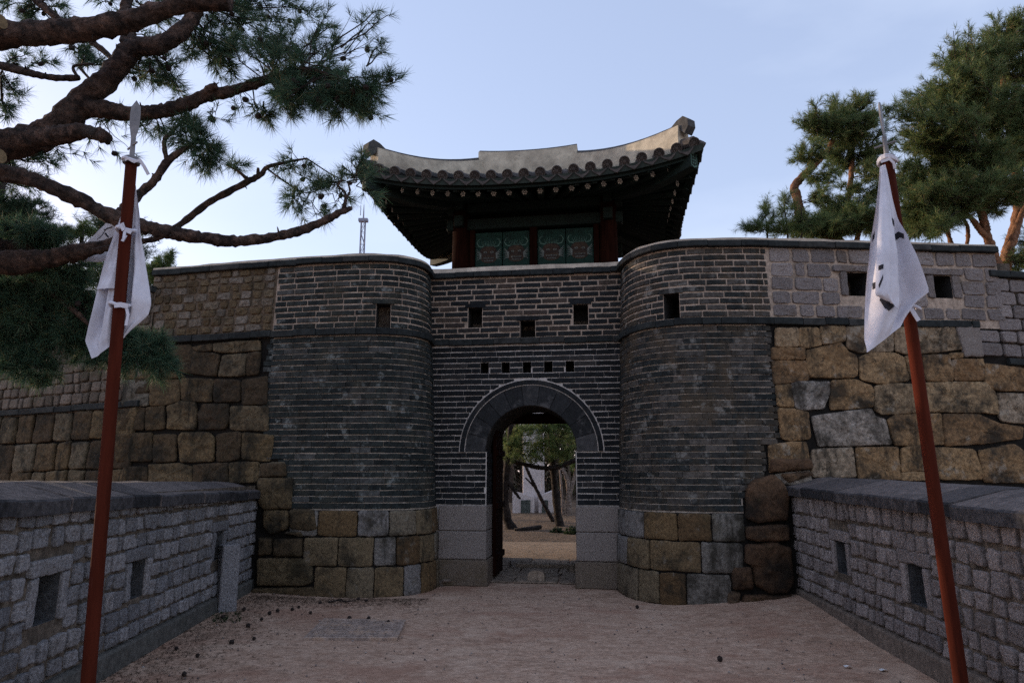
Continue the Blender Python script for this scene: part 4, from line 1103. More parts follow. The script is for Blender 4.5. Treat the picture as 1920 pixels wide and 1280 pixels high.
        for q in range(7): m.poly([P(-.10+.03*q, .135, 4), P(-.10+.03*q+.022, .135, 4), P(-.10+.03*q+.011, .10, 4)], 2)
        for q in range(6): m.poly([P(-.085+.03*q, .045, 4), P(-.085+.03*q+.022, .045, 4), P(-.085+.03*q+.011, .08, 4)], 2)
        for sg in (-1, 1):
            blob((sg*.065, .265), .032, .024, 2, 3); blob((sg*.065, .262), .016, .015, 0, 4); blob((sg*.03, .185), .022, .016, 0, 3)
            stroke([(sg*.02, .30), (sg*.07, .315), (sg*.12, .30)], .010, 0, 3)
            stroke([(sg*.11, .40), (sg*.19, .42), (sg*.225, .50), (sg*.20, .58), (sg*.155, .60)], .017, 3, 2)
            for q in range(6):
                a = -.9 + q*.36; stroke([(sg*(.14), .12+.02*q), (sg*(.185), .105+.035*q), (sg*(.235), .075+.055*q)], .012, 2, 3)
        for q in range(9):
            xx = -.12+.03*q; stroke([(xx*.8, .41), (xx, .47), (xx*1.15, .56-.5*abs(xx)*.3)], .006, 3, 2)
        m.build('painted_face', [M['paint_dark'], M['paint_brown'], M['paint_white'], M['paint_horn']], board)
    z1 = 5.80 - Z0
    for x0, x1 in ((-1.045, -.56), (-.55, -.07), (.07, .56), (.57, 1.05)):
        mb = MB(); mb.box(((x0+x1)/2, CY0+.012, z1/2), (x1-x0-.004, .06, z1), 0, 0, .004)
        b = mb.build('door_panel', M['panel_green'], root); face(b, x0, x1, z1 - .12)
pavilion()

# ================================================================== flags
def cloth(mb, rows, thick=.003, m=0, rip=.02, seed=0, nu=26, nv=34):
    """rows: list of (left point, right point, fold depth, folds); a hanging sheet through them with real ripples"""
    r = random.Random(seed); K = len(rows) - 1
    def Sf(a, b):
        x = b*K; i = min(int(x), K-1); t = x - i; t2 = t*t*(3-2*t)
        A, B = rows[i], rows[i+1]
        l = A[0].lerp(B[0], t); rr = A[1].lerp(B[1], t); dep = A[2]*(1-t2) + B[2]*t2; fo = A[3]*(1-t2) + B[3]*t2
        p = l.lerp(rr, a); nrm = Vector((0, -1, 0))
        return p + nrm*(dep*math.sin(a*math.pi*2*fo + seed + b*1.3) + dep*.35*math.sin(a*math.pi*5.3 + b*4 + seed*2) + noise.noise(Vector((a*3, b*5, seed)))*.008)
    for off in (0, thick):
        mb.grid([[Sf(i/nu, j/nv) + Vector((0, off, 0)) for i in range(nu+1)] for j in range(nv+1)], m)
    return Sf
def strokes(mb, Sf, polys, m=1):
    for pts, wd in polys:
        pts = [Vector((x, y, 0)) for x, y in pts]; dense = []
        for i in range(len(pts)-1):
            for k in range(8): dense.append(pts[i].lerp(pts[i+1], k/8))
        dense.append(pts[-1]); n = len(dense); A, B = [], []
        for i in range(n):
            t = (dense[min(i+1, n-1)] - dense[max(i-1, 0)]).normalized(); q = Vector((-t.y, t.x, 0))*wd/2
            a, b = dense[i]+q, dense[i]-q
            cl = lambda z: max(.001, min(.999, z))
            A.append(Sf(cl(a.x), cl(a.y)) + Vector((0, -.0025, 0))); B.append(Sf(cl(b.x), cl(b.y)) + Vector((0, -.0025, 0)))
        mb.grid([A, B], m)
def on_cloth(Sf, pts):
    T = [(i/50, j/50, *proj(Sf(i/50, j/50))) for i in range(51) for j in range(51)]
    return [min(T, key=lambda q: (q[2]-x)**2 + (q[3]-y)**2)[:2] for x, y in pts]
def pole_thing(name, label, base, top, r0, r1, spear, edge=1.0):
    root = empty(name, (base.x, base.y, 0)); tag(root, label, 'flagpole', 'flagpoles beside the path')
    inv = Vector((-base.x, -base.y, 0))
    mb = MB(); n = 10; mb.tube([base.lerp(top, i/n) + inv for i in range(n+1)], [r0 + (r1-r0)*i/n for i in range(n+1)], 16); mb.build('pole', M['pole'], root, smooth=True)
    ax = (top-base).normalized(); t = top + inv
    mb = MB(); mb.tube([t - ax*.012, t + ax*.02], [r1*1.5, r1*1.35], 14); mb.tube([t, t + ax*.055, t + ax*.10, t+ax*.13], [.013, .012, .011, .012], 10)
    mb.tube([t + ax*.085 + Vector((-.040, .03, -.004)), t + ax*.085 + Vector((.036, -.03, .005))], [.0055, .0055], 8)
    s = spear; prof = [(.12, .011), (.16, .018), (.20, .024), (.26, .0255), (.30, .023), (s, .001)]
    rows = []
    for h, w_ in prof:
        c = t + ax*h; q_ = Matrix.Rotation(edge, 3, ax); rows.append([c + q_ @ Vector((-w_, .004, 0)), c + q_ @ Vector((0, -max(.0012, w_*.33), 0)), c + q_ @ Vector((w_, -.004, 0)), c + q_ @ Vector((0, max(.0012, w_*.33), 0))])
    mb.grid(rows, 0, close=True)
    mb.build('spear_head', M['steel'], root)
    return root
YP = 3.2
def AT(x, y, dy=0.0): return at(x, y, YP+dy)
def mirror_tie(mb, c, r, seed, k=0):
    N = 14
    mb.tube([c + Vector((math.cos(2*math.pi*i/N)*r, math.sin(2*math.pi*i/N)*r, .008*math.sin(4*math.pi*i/N))) for i in range(N+1)], [.008]*(N+1), 6)
def ribbon(mb, pts, wd):
    pts = [Vector(p) for p in pts]; A = []; B = []
    n = len(pts)
    for i in range(n):
        t = (pts[min(i+1, n-1)]-pts[max(i-1, 0)]).normalized(); s_ = t.cross(Vector((0, 1, .1))).normalized()*wd/2
        A.append(pts[i]-s_); B.append(pts[i]+s_)
    mb.grid([A, B]); mb.grid([[p+Vector((0, .003, 0)) for p in A], [p+Vector((0, .003, 0)) for p in B]])

def flags():
    # left pole
    b, t = at(165, 1280, YP), at(246.5, 303, YP); ax = (t-b).normalized(); base = b - ax*(b.z/ax.z)
    pl = pole_thing('flagpole', 'dark red spear-tipped flagpole leaning before the left pine', base, t, .0305, .0265, .335, .25)
    mb = MB()
    S1 = cloth(mb, [(AT(244, 330, .05), AT(251, 325, .05), .0, 1), (AT(236, 400, .05), AT(262, 400, .06), .005, 1), (AT(228, 480, .05), AT(271, 480, .06), .026, 1.3), (AT(222, 545, .05), AT(278, 565, .06), .04, 1.4), (AT(218, 600, .05), AT(274, 588, .07), .02, 1.4), (AT(214, 643, .05), AT(233, 634, .06), .012, 1)], seed=1)
    S2 = cloth(mb, [(AT(230, 392, .045), AT(246, 385, .045), .0, 1), (AT(214, 440, .03), AT(238, 440, .05), .006, 1), (AT(190, 520, .02), AT(230, 520, .05), .026, 1.2), (AT(177, 580, .0), AT(224, 585, .05), .032, 1.2), (AT(161, 640, .0), AT(219, 630, .05), .016, 1.1), (AT(172, 672, .01), AT(217, 644, .05), .006, 1)], seed=2)
    S3 = cloth(mb, [(AT(212, 455, -.0), AT(228, 450, .03), .0, 1), (AT(196, 500, -.01), AT(224, 500, .02), .006, .8), (AT(179, 541, -.02), AT(217, 541, .01), .008, .8)], seed=3, nu=12, nv=12)
    strokes(mb, S3, [([(.86, .22), (.99, .26)], .07), ([(.86, .32), (.99, .34)], .06)])
    o = mb.build('flag', [M['cloth'], M['ink']], None, smooth=True); tag(o, 'plain white flag hanging limp and folded from the left flagpole', 'flag', 'limp white flags')
    def tie(loops, rib, label):
        mb = MB()
        for c, rr in loops: mirror_tie(mb, c, rr, 1)
        c0 = loops[0][0]
        for pts, wd in rib: ribbon(mb, pts, wd)
        tag(mb.build('cloth_tie', M['cloth'], None), label, 'cloth tie', 'cloth ties on the flagpoles')
    c = AT(250, 303, -.045); tie([(AT(247, 303), .040)], [([c, AT(262, 300, -.05), AT(270, 312, -.05), AT(278, 327, -.04)], .016), ([c, AT(240, 297, -.05), AT(234, 300, -.04)], .012)], 'white cloth tie under the spear head of the left flagpole')
    c = AT(234, 432, -.045); tie([(AT(236, 432), .041)], [([c, AT(229, 418, -.05), AT(226, 420, -.05), AT(231, 432, -.05)], .014), ([c, AT(232, 446, -.055), AT(229, 452, -.055), AT(236, 441, -.05)], .014), ([c, AT(246, 436, -.045)], .016)], 'white bow-knotted cloth tie halfway down the flag on the left flagpole')
    c = AT(236, 573, -.04); tie([(AT(224, 573), .042)], [([c, AT(240, 590, -.045), AT(236, 610, -.045)], .014), ([AT(214, 572, -.045), AT(226, 571, -.05), AT(240, 574, -.045)], .024)], 'white cloth tie with a hanging end low on the left flagpole')
    # right pole
    b, t = at(1802, 1280, YP), at(1664, 301, YP); ax = (t-b).normalized(); base = b - ax*(b.z/ax.z)
    pole_thing('flagpole', 'dark red spear-tipped flagpole before the right fortress wall', base, t, .0305, .0265, .32, 1.15)
    mb = MB()
    T1 = cloth(mb, [(AT(1650, 312, -.05), AT(1660, 308, -.05), .0, 1), (AT(1645, 380, -.08), AT(1677, 380, -.065), .010, 1), (AT(1639, 450, -.10), AT(1698, 440, -.09), .034, 1.3), (AT(1634, 520, -.11), AT(1714, 495, -.10), .036, 1.4), (AT(1630, 590, -.11), AT(1734, 550, -.10), .034, 1.4), (AT(1629, 630, -.10), AT(1712, 572, -.09), .03, 1.2), (AT(1627, 660, -.09), AT(1690, 612, -.09), .006, 1)], seed=4)
    T2 = cloth(mb, [(AT(1652, 318, -.07), AT(1660, 316, -.07), .0, 1), (AT(1650, 400, -.12), AT(1672, 400, -.11), .008, .8), (AT(1646, 480, -.16), AT(1686, 470, -.15), .014, .9), (AT(1642, 553, -.17), AT(1690, 545, -.16), .014, .9), (AT(1668, 566, -.16), AT(1686, 580, -.15), .006, .8)], seed=5, nu=14)
    for Sf, px_, wd in ((T1, [(1678, 447), (1686, 442), (1694, 441)], .030), (T1, [(1672, 508), (1680, 510), (1684, 518), (1683, 526)], .045), (T1, [(1653, 556), (1660, 570), (1668, 578), (1676, 566)], .05), (T2, [(1648, 505), (1656, 500)], .03), (T2, [(1646, 536), (1655, 515)], .03), (T1, [(1636, 452), (1640, 440)], .03), (T1, [(1634, 538), (1640, 533)], .03), (T1, [(1673, 415), (1678, 422)], .03)):
        strokes(mb, Sf, [(on_cloth(Sf, px_), wd)])
    o = mb.build('flag', [M['cloth'], M['ink']], None, smooth=True); tag(o, 'white flag with black brush strokes in its folds, hanging from the right flagpole', 'flag', 'limp white flags')
    tie([(AT(1664, 303), .042), (AT(1663, 299), .04)], [([AT(1652, 303, -.05), AT(1668, 298, -.055), AT(1676, 305, -.05), AT(1678, 316, -.04)], .014)], 'white cloth tie under the spear head of the right flagpole')
    tie([(AT(1706, 578), .042)], [([AT(1709, 578, -.045), AT(1716, 590, -.05), AT(1723, 601, -.05)], .02)], 'white cloth tie at the lower corner of the flag on the right flagpole')
    # the third flag, farther off behind the left one
    Yf = 6.05
    b, t = at(198, 895, Yf), at(227, 470, Yf); ax = (t-b).normalized(); base = b - ax*(b.z/ax.z)
    root = empty('flagpole', (base.x, base.y, 0)); tag(root, 'brown flagpole mostly hidden behind the left flagpole and its flag', 'flagpole', 'flagpoles beside the path')
    mb = MB(); o_ = Vector((-base.x, -base.y, 0)); mb.tube([base+o_, (base+t)/2+o_, t+o_], [.035, .032, .026], 12); mb.build('pole', M['pole'], root, smooth=True)
    mb = MB(); A = lambda x, y, d=0: at(x, y, Yf+d)
    T3 = cloth(mb, [(A(203, 412), A(226, 410), .0, 1), (A(178, 440), A(222, 430), .012, 1), (A(160, 460), A(218, 462), .02, 1), (A(155, 492), A(214, 488), .012, 1.1)], seed=6, nu=18, nv=18, thick=.004)
    strokes(mb, T3, [([(.34, .28), (.62, .20)], .035), ([(.45, .22), (.40, .42), (.30, .52)], .035), ([(.47, .36), (.62, .46)], .035), ([(.35, .60), (.48, .56), (.42, .70)], .04)])
    o = mb.build('flag', [M['cloth'], M['ink']], None, smooth=True); tag(o, 'small distant white flag with a black emblem, showing behind the left flag', 'flag', 'limp white flags')
flags()

# ================================================================== trees
NR = np.random.default_rng(3)
def fast_mesh(name, V, F3, mt, parent):
    me = bpy.data.meshes.new(name); n = len(V); k = len(F3)
    me.vertices.add(n); me.vertices.foreach_set('co', V.astype(np.float32).ravel())
    me.loops.add(k*3); me.loops.foreach_set('vertex_index', F3.astype(np.int32).ravel())
    me.polygons.add(k); me.polygons.foreach_set('loop_start', np.arange(0, k*3, 3, dtype=np.int32))
    me.materials.append(mt); me.update(calc_edges=True)
    return link_mesh(name, me, parent)
def needle_geo(P, A, n, ln, wd, spread=(.35, 1.15), shoot=.07):
    """brushes of needles: P tuft tips (N,3), A shoot axes (N,3)"""
    N = len(P); A = A/np.linalg.norm(A, axis=1, keepdims=True)
    P = np.repeat(P, n, 0); A = np.repeat(A, n, 0); m = len(P)
    q = NR.normal(size=(m, 3)); q -= (q*A).sum(1, keepdims=True)*A; q /= np.linalg.norm(q, axis=1, keepdims=True)
    th = NR.uniform(*spread, m)[:, None]; d = A*np.cos(th) + q*np.sin(th); d[:, 2] -= .10
    b = P - A*NR.uniform(0, shoot, m)[:, None]
    s = np.cross(d, NR.normal(size=(m, 3))); s /= np.linalg.norm(s, axis=1, keepdims=True)
    L_ = ln*NR.uniform(.7, 1.15, m)[:, None]
    V = np.empty((m, 3, 3)); V[:, 0] = b - s*wd/2; V[:, 1] = b + s*wd/2; V[:, 2] = b + d*L_
    return V.reshape(-1, 3), np.arange(m*3).reshape(-1, 3)

def crv(pts, sub=5):
    """smooth a limb: pts of (Vector, radius)"""
    P = [pts[0]] + list(pts) + [pts[-1]]; out = []
    for i in range(1, len(P)-2):
        for k in range(sub):
            t = k/sub; a, b, c, e = P[i-1][0], P[i][0], P[i+1][0], P[i+2][0]
            out.append((.5*((2*b) + (c-a)*t + (2*a-5*b+4*c-e)*t*t + (3*b-a-3*c+e)*t**3), P[i][1]*(1-t) + P[i+1][1]*t))
    out.append(pts[-1]); return out

class Tree:
    def __init__(s, name, label, group=None):
        s.root = empty(name); tag(s.root, label, 'tree', group); s.w = MB(); s.tw = MB(); s.nodes = []; s.P = []; s.A = []; s.ng = []; s.cones = []
    def limb(s, pts, k=12, m=0, jit=.22, wob=.0, sub=6):
        """pts: (px, py, Y, width in px)"""
        q = []
        for x, y, Y, wpx in pts:
            p = at(x, y, Y); q.append((p, wpx/2*zc(p)/FPX*getattr(s, 'slim', 1.0)))
        c = crv(q, sub); mx_ = max(r_ for _, r_ in c)
        if mx_ > .03:                                     # even small steps so that bark plates and flakes show
            st = max(.018, mx_*.22); d = [c[0]]
            for (p0, r0), (p1, r1) in zip(c, c[1:]):
                m_ = max(1, int((p1-p0).length/st)); d += [(p0.lerp(p1, j/m_), r0 + (r1-r0)*j/m_) for j in range(1, m_+1)]
            c = d; k = max(k, 18)
        c = [(p, r_*(1 + .16*noise.noise(p*4) + .10*noise.noise(p*11))) for p, r_ in c]
        s.w.tube([p for p, _ in c], [r_ for _, r_ in c], k, m, True, jit)
        rb = random.Random(int(pts[0][0]*3 + pts[0][1]))
        for p, r_ in c[::2]:
            if rb.random() < .16 and mx_ < .2 and mx_ > .012:
                dv = Vector((rb.uniform(-1, 1), rb.uniform(-1, 1), rb.uniform(-1, 1))).normalized(); l_ = rb.uniform(.015, .05)*(1 if mx_ > .03 else .6)
                s.w.tube([p + dv*r_*.8, p + dv*(r_ + l_*.6) + Vector((0, 0, .005)), p + dv*(r_+l_)], [min(.01, r_*.3), .006, .002], 4, m)
        s.nodes += [p for p, _ in c]
        return c
    def limbw(s, pts, k=10, m=0, jit=.2, sub=5):
        c = crv([(Vector(p), r_) for p, r_ in pts], sub)
        s.w.tube([p for p, _ in c], [r_ for _, r_ in c], k, m, True, jit); s.nodes += [p for p, _ in c]
    def clump(s, cx, cy, rx, ry, Y, nb, tufts=9, dz=None, up=.5, rng=None, side=.10, anchor=None, twig=.006, cones=0):
        r = rng or random.Random(int(cx*7+cy*13)); c = at(cx, cy, Y); k = zc(c)/FPX; RX, RZ = rx*k, ry*k; RY = dz if dz else RX*.8
        nd = s.nodes
        a0 = at(*anchor) if anchor else min(nd, key=lambda p: (p-c).length)
        for b in range(nb):
            while True:
                o = Vector((r.uniform(-1, 1), r.uniform(-1, 1), r.uniform(-1, 1)))
                if o.length < 1: break
            e = c + Vector((o.x*RX, o.y*RY, o.z*RZ))
            st = a0 + (c-a0)*r.uniform(0, .75) + Vector((r.uniform(-1, 1)*RX, r.uniform(-1, 1)*RY, r.uniform(-1, 1)*RZ))*.3 if r.random() < .75 else a0
            l = (e-st).length
            if l < .02: continue
            mid = st.lerp(e, .5) + Vector((r.uniform(-1, 1), r.uniform(-1, 1), r.uniform(-1, .4)))*l*.14
            pts = [st, st.lerp(mid, .55) + Vector((0, 0, r.uniform(-.02, .02))), mid, mid.lerp(e, .55) + Vector((0, 0, r.uniform(-.02, .03))), e]
            s.tw.tube(pts, [twig*1.3, twig*1.1, twig, twig*.75, twig*.5], 4, 0, False)
            for t in range(tufts):
                q = .35 + .65*(t+r.random())/tufts; q = min(q, 1)
                i = min(int(q*4), 3); p = pts[i].lerp(pts[i+1], q*4-i); dr = (pts[i+1]-pts[i]).normalized()
                ax = dr*.7 + Vector((r.uniform(-1, 1), r.uniform(-1, 1), r.uniform(-.6, 1)+up*.6))*.75
                tip = p + ax.normalized()*r.uniform(.3, 1)*side
                s.P.append(tuple(tip)); s.A.append(tuple(ax))
            for _ in range(cones):
                if r.random() < .8:
                    q = r.uniform(.3, 1); i = min(int(q*4), 3); s.cones.append(pts[i].lerp(pts[i+1], q*4-i) + Vector((r.uniform(-.03, .03), r.uniform(-.03, .03), -.02)))
    def finish(s, needle, n=26, ln=.1, wd=.0022, bark=None, spread=(.3, 1.1), shoot=.07, twigmat=None, cone=None):
        bark = bark or M['bark']
        s.w.build('trunk', bark if isinstance(bark, list) else [bark], s.root, smooth=True)
        if s.tw.v: s.tw.build('twig_sprays', twigmat or M['bark_dark'], s.root)
        if s.P:
            V, F = needle_geo(np.array(s.P), np.array(s.A), n, ln, wd, spread, shoot); fast_mesh('crown', V, F, needle, s.root)
        if s.cones and cone:
            m = MB(); N = 9; rows = []
            for k in range(7):
                a = math.pi*k/6; rows.append([Vector((math.cos(2*math.pi*j/N + k*.35)*math.sin(a)*(.021 + .004*(j % 2)), math.sin(2*math.pi*j/N + k*.35)*math.sin(a)*(.021 + .004*(j % 2)), math.cos(a)*.028)) for j in range(N)])
            m.grid(rows, 0, close=True); o = None; r = random.Random(5)
            for p in s.cones[:100]:
                if o is None: o = m.build('pine_cone', M['cone'], s.root); q = o
                else: q = o.copy(); col.objects.link(q); q.parent = s.root
                q.location = p; q.rotation_euler = (r.uniform(0, 6), r.uniform(0, 6), 0); q.scale = [r.uniform(.8, 1.2)]*3

def big_pine():
    t = Tree('pine_tree', 'old reddish pine on the left, crooked boughs with sawn stubs reaching over the path')
    Y = 5.2; t.slim = .80
    # trunk stands out of the frame to the left; its boughs reach in
    base = Vector((-6.3, 4.9, 0))
    t.limbw([(base, .34), (base+Vector((.1, .05, 1.6)), .27), (base+Vector((.45, .1, 2.9)), .24), (at(-260, 330, Y), .23), (at(-120, 300, Y), .20)], 16)
    t.limbw([(at(-260, 330, Y), .2), (at(-250, 150, Y-.2), .17), (at(-160, 85, Y-.4), .13), (at(-60, 72, Y-.5), .10)], 14)
    t.limbw([(at(-200, 320, Y), .16), (at(-120, 310, Y-.5), .12), (at(-60, 305, Y-.7), .10)], 14)
    t.limbw([(base+Vector((.2, .05, 1.9)), .2), (at(-150, 460, Y+.6), .16), (at(-40, 470, Y+.7), .13)], 14)
    t.limb([(-90, 74, Y-.5, 70), (0, 66, Y-.5, 62), (90, 62, Y-.5, 56), (160, 55, Y-.5, 50), (240, 40, Y-.5, 46), (310, 18, Y-.5, 42), (370, 4, Y-.5, 38), (432, 6, Y-.5, 34)], 14)
    t.limb([(-140, 300, Y, 92), (-40, 282, Y, 78), (30, 268, Y, 72), (85, 252, Y, 66), (125, 222, Y, 66), (165, 180, Y, 56), (205, 145, Y, 50), (235, 108, Y, 46), (260, 88, Y, 44), (300, 84, Y, 40), (336, 62, Y+.05, 36), (362, 34, Y+.1, 30), (385, -10, Y+.2, 24), (410, -60, Y+.3, 18)], 14)
    t.limb([(225, 118, Y, 40), (240, 85, Y, 36), (238, 50, Y+.1, 30), (236, 10, Y+.2, 22), (245, -40, Y+.3, 18)], 12)
    t.limb([(150, 200, Y, 44), (190, 205, Y, 40), (255, 213, Y, 36), (330, 203, Y, 32), (385, 180, Y, 30), (430, 172, Y, 26), (480, 156, Y, 22), (530, 140, Y, 16), (580, 130, Y-.1, 11), (640, 150, Y-.2, 7)], 12)
    t.limb([(380, 182, Y, 24), (392, 168, Y-.05, 18), (405, 160, Y-.08, 14)], 8)
    t.limb([(40, 262, Y-.1, 50), (110, 254, Y-.3, 40), (160, 246, Y-.4, 33), (201, 258, Y-.5, 28)], 10)
    t.limb([(-80, 300, Y-.7, 50), (0, 322, Y-.7, 40), (60, 337, Y-.65, 36), (115, 358, Y-.6, 34), (165, 383, Y-.5, 33), (212, 407, Y-.45, 31), (265, 424, Y-.4, 30), (330, 438, Y-.3, 29), (390, 447, Y-.25, 28), (430, 452, Y-.2, 26), (500, 447, Y-.1, 23), (570, 430, Y, 21), (620, 408, Y+.05, 18), (642, 396, Y+.08, 15), (660, 390, Y+.1, 8)], 12)
    t.limb([(642, 398, Y+.08, 11), (648, 376, Y+.08, 8), (646, 360, Y+.1, 6), (634, 348, Y+.12, 5), (642, 338, Y+.1, 3)], 6)
    t.limb([(648, 374, Y+.08, 6), (656, 358, Y+.1, 5), (654, 344, Y+.1, 4), (668, 342, Y+.1, 3)], 6)
    t.limb([(215, 412, Y-.2, 26), (245, 380, Y-.1, 22), (264, 362, Y, 20), (290, 338, Y, 18), (312, 306, Y, 17), (335, 286, Y, 14), (360, 272, Y+.05, 9), (382, 262, Y+.1, 5)], 10)
    t.limb([(314, 304, Y, 12), (309, 282, Y, 11), (309, 262, Y, 11), (322, 248, Y+.05, 9), (340, 228, Y+.1, 6)], 8)
    t.limb([(175, 470, Y+.5, 16), (268, 452, Y+.45, 14), (302, 443, Y+.4, 14), (350, 412, Y+.4, 16), (396, 377, Y+.4, 16), (456, 345, Y+.4, 15), (488, 328, Y+.4, 13), (502, 313, Y+.4, 10), (540, 304, Y+.4, 7), (575, 297, Y+.4, 4)], 8)
    t.limb([(465, 338, Y+.4, 10), (448, 322, Y+.4, 7), (424, 309, Y+.4, 4)], 6)
    t.limb([(484, 330, Y+.4, 11), (484, 315, Y+.4, 6)], 6)
    t.limb([(500, 316, Y+.4, 5), (540, 345, Y+.3, 4), (575, 362, Y+.3, 3), (610, 350, Y+.3, 2)], 5)
    t.limb([(-70, 480, Y+.7, 66), (20, 492, Y+.7, 56), (80, 487, Y+.7, 46), (120, 478, Y+.7, 40), (165, 468, Y+.65, 32), (205, 458, Y+.6, 26), (230, 446, Y+.5, 20)], 12)
    t.limb([(-80, 455, Y+.9, 50), (0, 466, Y+.9, 44), (66, 461, Y+.9, 34)], 10)
    t.limb([(-10, 120, Y+.2, 20), (60, 138, Y+.2, 17), (105, 146, Y+.2, 15), (148, 146, Y+.2, 13)], 8)
    t.limb([(148, 148, Y+.2, 9), (138, 125, Y+.2, 7), (175, 120, Y+.2, 4)], 6)
    t.limb([(150, 128, Y+.2, 7), (168, 148, Y+.2, 5)], 6)
    t.limb([(60, -10, Y+.3, 22), (92, 22, Y+.2, 16), (124, 46, Y+.2, 13)], 8)
    t.limb([(172, 78, Y+.1, 16), (195, 96, Y+.1, 13), (220, 122, Y, 14)], 8)
    t.limb([(30, 500, Y+1.0, 16), (60, 524, Y+1.0, 15), (109, 557, Y+1.0, 14), (164, 605, Y+1.0, 11), (200, 640, Y+1.0, 7)], 8)
    # sprays of needles (px ellipses at their own distances)
    C = t.clump
    for a in ((480, 55, 85, 62, Y+.35, 12), (410, 75, 60, 50, Y+.25, 9), (560, 75, 80, 60, Y+.3, 10), (590, 150, 75, 42, Y, 20), (660, 185, 62, 32, Y-.1, 15), (530, 160, 50, 32, Y, 10), (500, 100, 62, 40, Y+.2, 9), (440, 128, 60, 34, Y+.4, 8), (690, 178, 38, 30, Y-.2, 8), (560, 195, 55, 22, Y, 7), (640, 210, 48, 18, Y-.1, 6), (620, 55, 40, 45, Y+.3, 3), (380, 115, 50, 40, Y+.5, 5), (560, 20, 80, 30, Y+.3, 6), (460, 15, 60, 20, Y+.3, 4), (735, 140, 16, 18, Y-.2, 2), (330, 45, 45, 40, Y+.6, 3)):
        C(*a, tufts=10, cones=1)
    for a in ((350, 70, 50, 45, Y+.6, 4), (520, 60, 70, 50, Y+.6, 4), (470, 95, 60, 40, Y-.2, 3), (620, 120, 60, 40, Y+.3, 4), (570, 185, 60, 24, Y-.2, 4), (530, 200, 40, 26, Y+.2, 4), (650, 165, 70, 30, Y+.3, 4), (700, 200, 34, 30, Y+.1, 4), (500, 215, 26, 18, Y+.1, 3), (420, 30, 60, 30, Y+.7, 3), (600, 30, 70, 30, Y+.6, 2), (695, 318, 20, 12, Y+1.2, 2)):
        C(*a, tufts=10, cones=1)
    for a in ((700, 50, 38, 40, Y+.3, 2), (680, 18, 40, 16, Y+.3, 2), (720, 100, 20, 16, Y-.1, 2)):
        C(*a, tufts=5, cones=1)
    for a in ((105, 30, 60, 30, Y+.4, 7), (45, 25, 45, 30, Y+.4, 5), (60, 110, 50, 25, Y+.4, 4), (150, 105, 45, 24, Y+.4, 4), (300, 115, 48, 40, Y+.4, 7), (270, 140, 40, 30, Y+.4, 6), (310, 165, 55, 22, Y+.3, 7), (180, 125, 40, 26, Y+.4, 4), (200, 20, 50, 26, Y+.5, 3), (290, 20, 40, 20, Y+.6, 2)):
        C(*a, tufts=9, cones=1)
    for a in ((350, 250, 34, 34, Y+.05, 8), (382, 270, 26, 36, Y+.1, 8), (300, 240, 40, 14, Y+.1, 3), (360, 225, 36, 12, Y+.1, 3), (375, 305, 20, 18, Y+.1, 3), (400, 300, 24, 14, Y+.1, 3), (240, 235, 40, 10, Y+.2, 3)):
        C(*a, tufts=9, up=.1)
    for a in ((560, 320, 50, 28, Y+.4, 3), (560, 375, 36, 38, Y+.3, 6), (600, 340, 44, 30, Y+.3, 3), (440, 308, 22, 12, Y+.4, 3), (640, 330, 30, 26, Y+.2, 3), (590, 400, 30, 16, Y+.3, 3), (680, 300, 24, 20, Y+.1, 2), (690, 345, 26, 30, Y+.1, 2)):
        C(*a, tufts=6, up=.1, twig=.004)
    for a in ((80, 305, 70, 26, Y+.5, 9), (30, 330, 60, 30, Y+.6, 7), (20, 180, 30, 30, Y+.5, 4), (15, 215, 20, 14, Y+.5, 3)):
        C(*a, tufts=9)
    for a in ((90, 452, 44, 18, Y+.9, 15), (60, 440, 70, 26, Y+1.0, 17), (110, 530, 70, 28, Y+1.0, 25), (30, 560, 70, 40, Y+1.1, 34), (60, 620, 60, 48, Y+1.1, 34), (20, 640, 50, 40, Y+1.1, 22), (90, 585, 60, 30, Y+1.1, 17), (270, 660, 58, 46, Y+1.1, 34), (240, 640, 40, 26, Y+1.1, 11), (300, 690, 26, 22, Y+1.1, 6), (150, 500, 40, 16, Y+.9, 6), (170, 590, 50, 34, Y+1.1, 22), (60, 690, 60, 26, Y+1.1, 22), (140, 640, 50, 30, Y+1.1, 20), (200, 660, 40, 30, Y+1.1, 16), (30, 600, 60, 40, Y+1.2, 26), (120, 560, 60, 20, Y+1.1, 16)):
        C(*a, tufts=11, up=-.1, anchor=(a[0]-20, a[1]-20, a[4]))
    for a in ((600, 330, 70, 26, Y+.35, 10), (560, 300, 40, 14, Y+.4, 6), (680, 320, 30, 34, Y+.2, 8), (620, 375, 50, 26, Y+.2, 8), (110, 280, 70, 20, Y+.2, 8), (200, 285, 50, 16, Y+.2, 5), (470, 205, 60, 12, Y+.1, 5), (690, 60, 50, 50, Y+.3, 5), (400, 215, 40, 10, Y, 4)):
        C(*a, tufts=2, up=.0, twig=.0032, cones=1)
    for p_ in random.Random(8).sample(t.P, 60): t.cones.append(Vector(p_) + Vector((0, -.03, -.03)))
    random.Random(4).shuffle(t.cones)
    # sawn ends
    for x, y, Yq, dx, wpx in ((-4, 40, Y-.75, 1, 26), (-6, 292, Y-.85, 1, 26)):
        p = at(x, y, Yq); k = zc(p)/FPX; mb = MB(); mb.tube([p + Vector((-.12, .03, 0)), p + Vector((.03, -.005, -.005))], [wpx/2*k*.9, wpx/2*k], 12, 0); mb.build('sawn_stub', M['cutwood'], t.root)
    t.finish(M['needle'], n=21, ln=.122, wd=.0047, cone=True, shoot=.045)
big_pine()

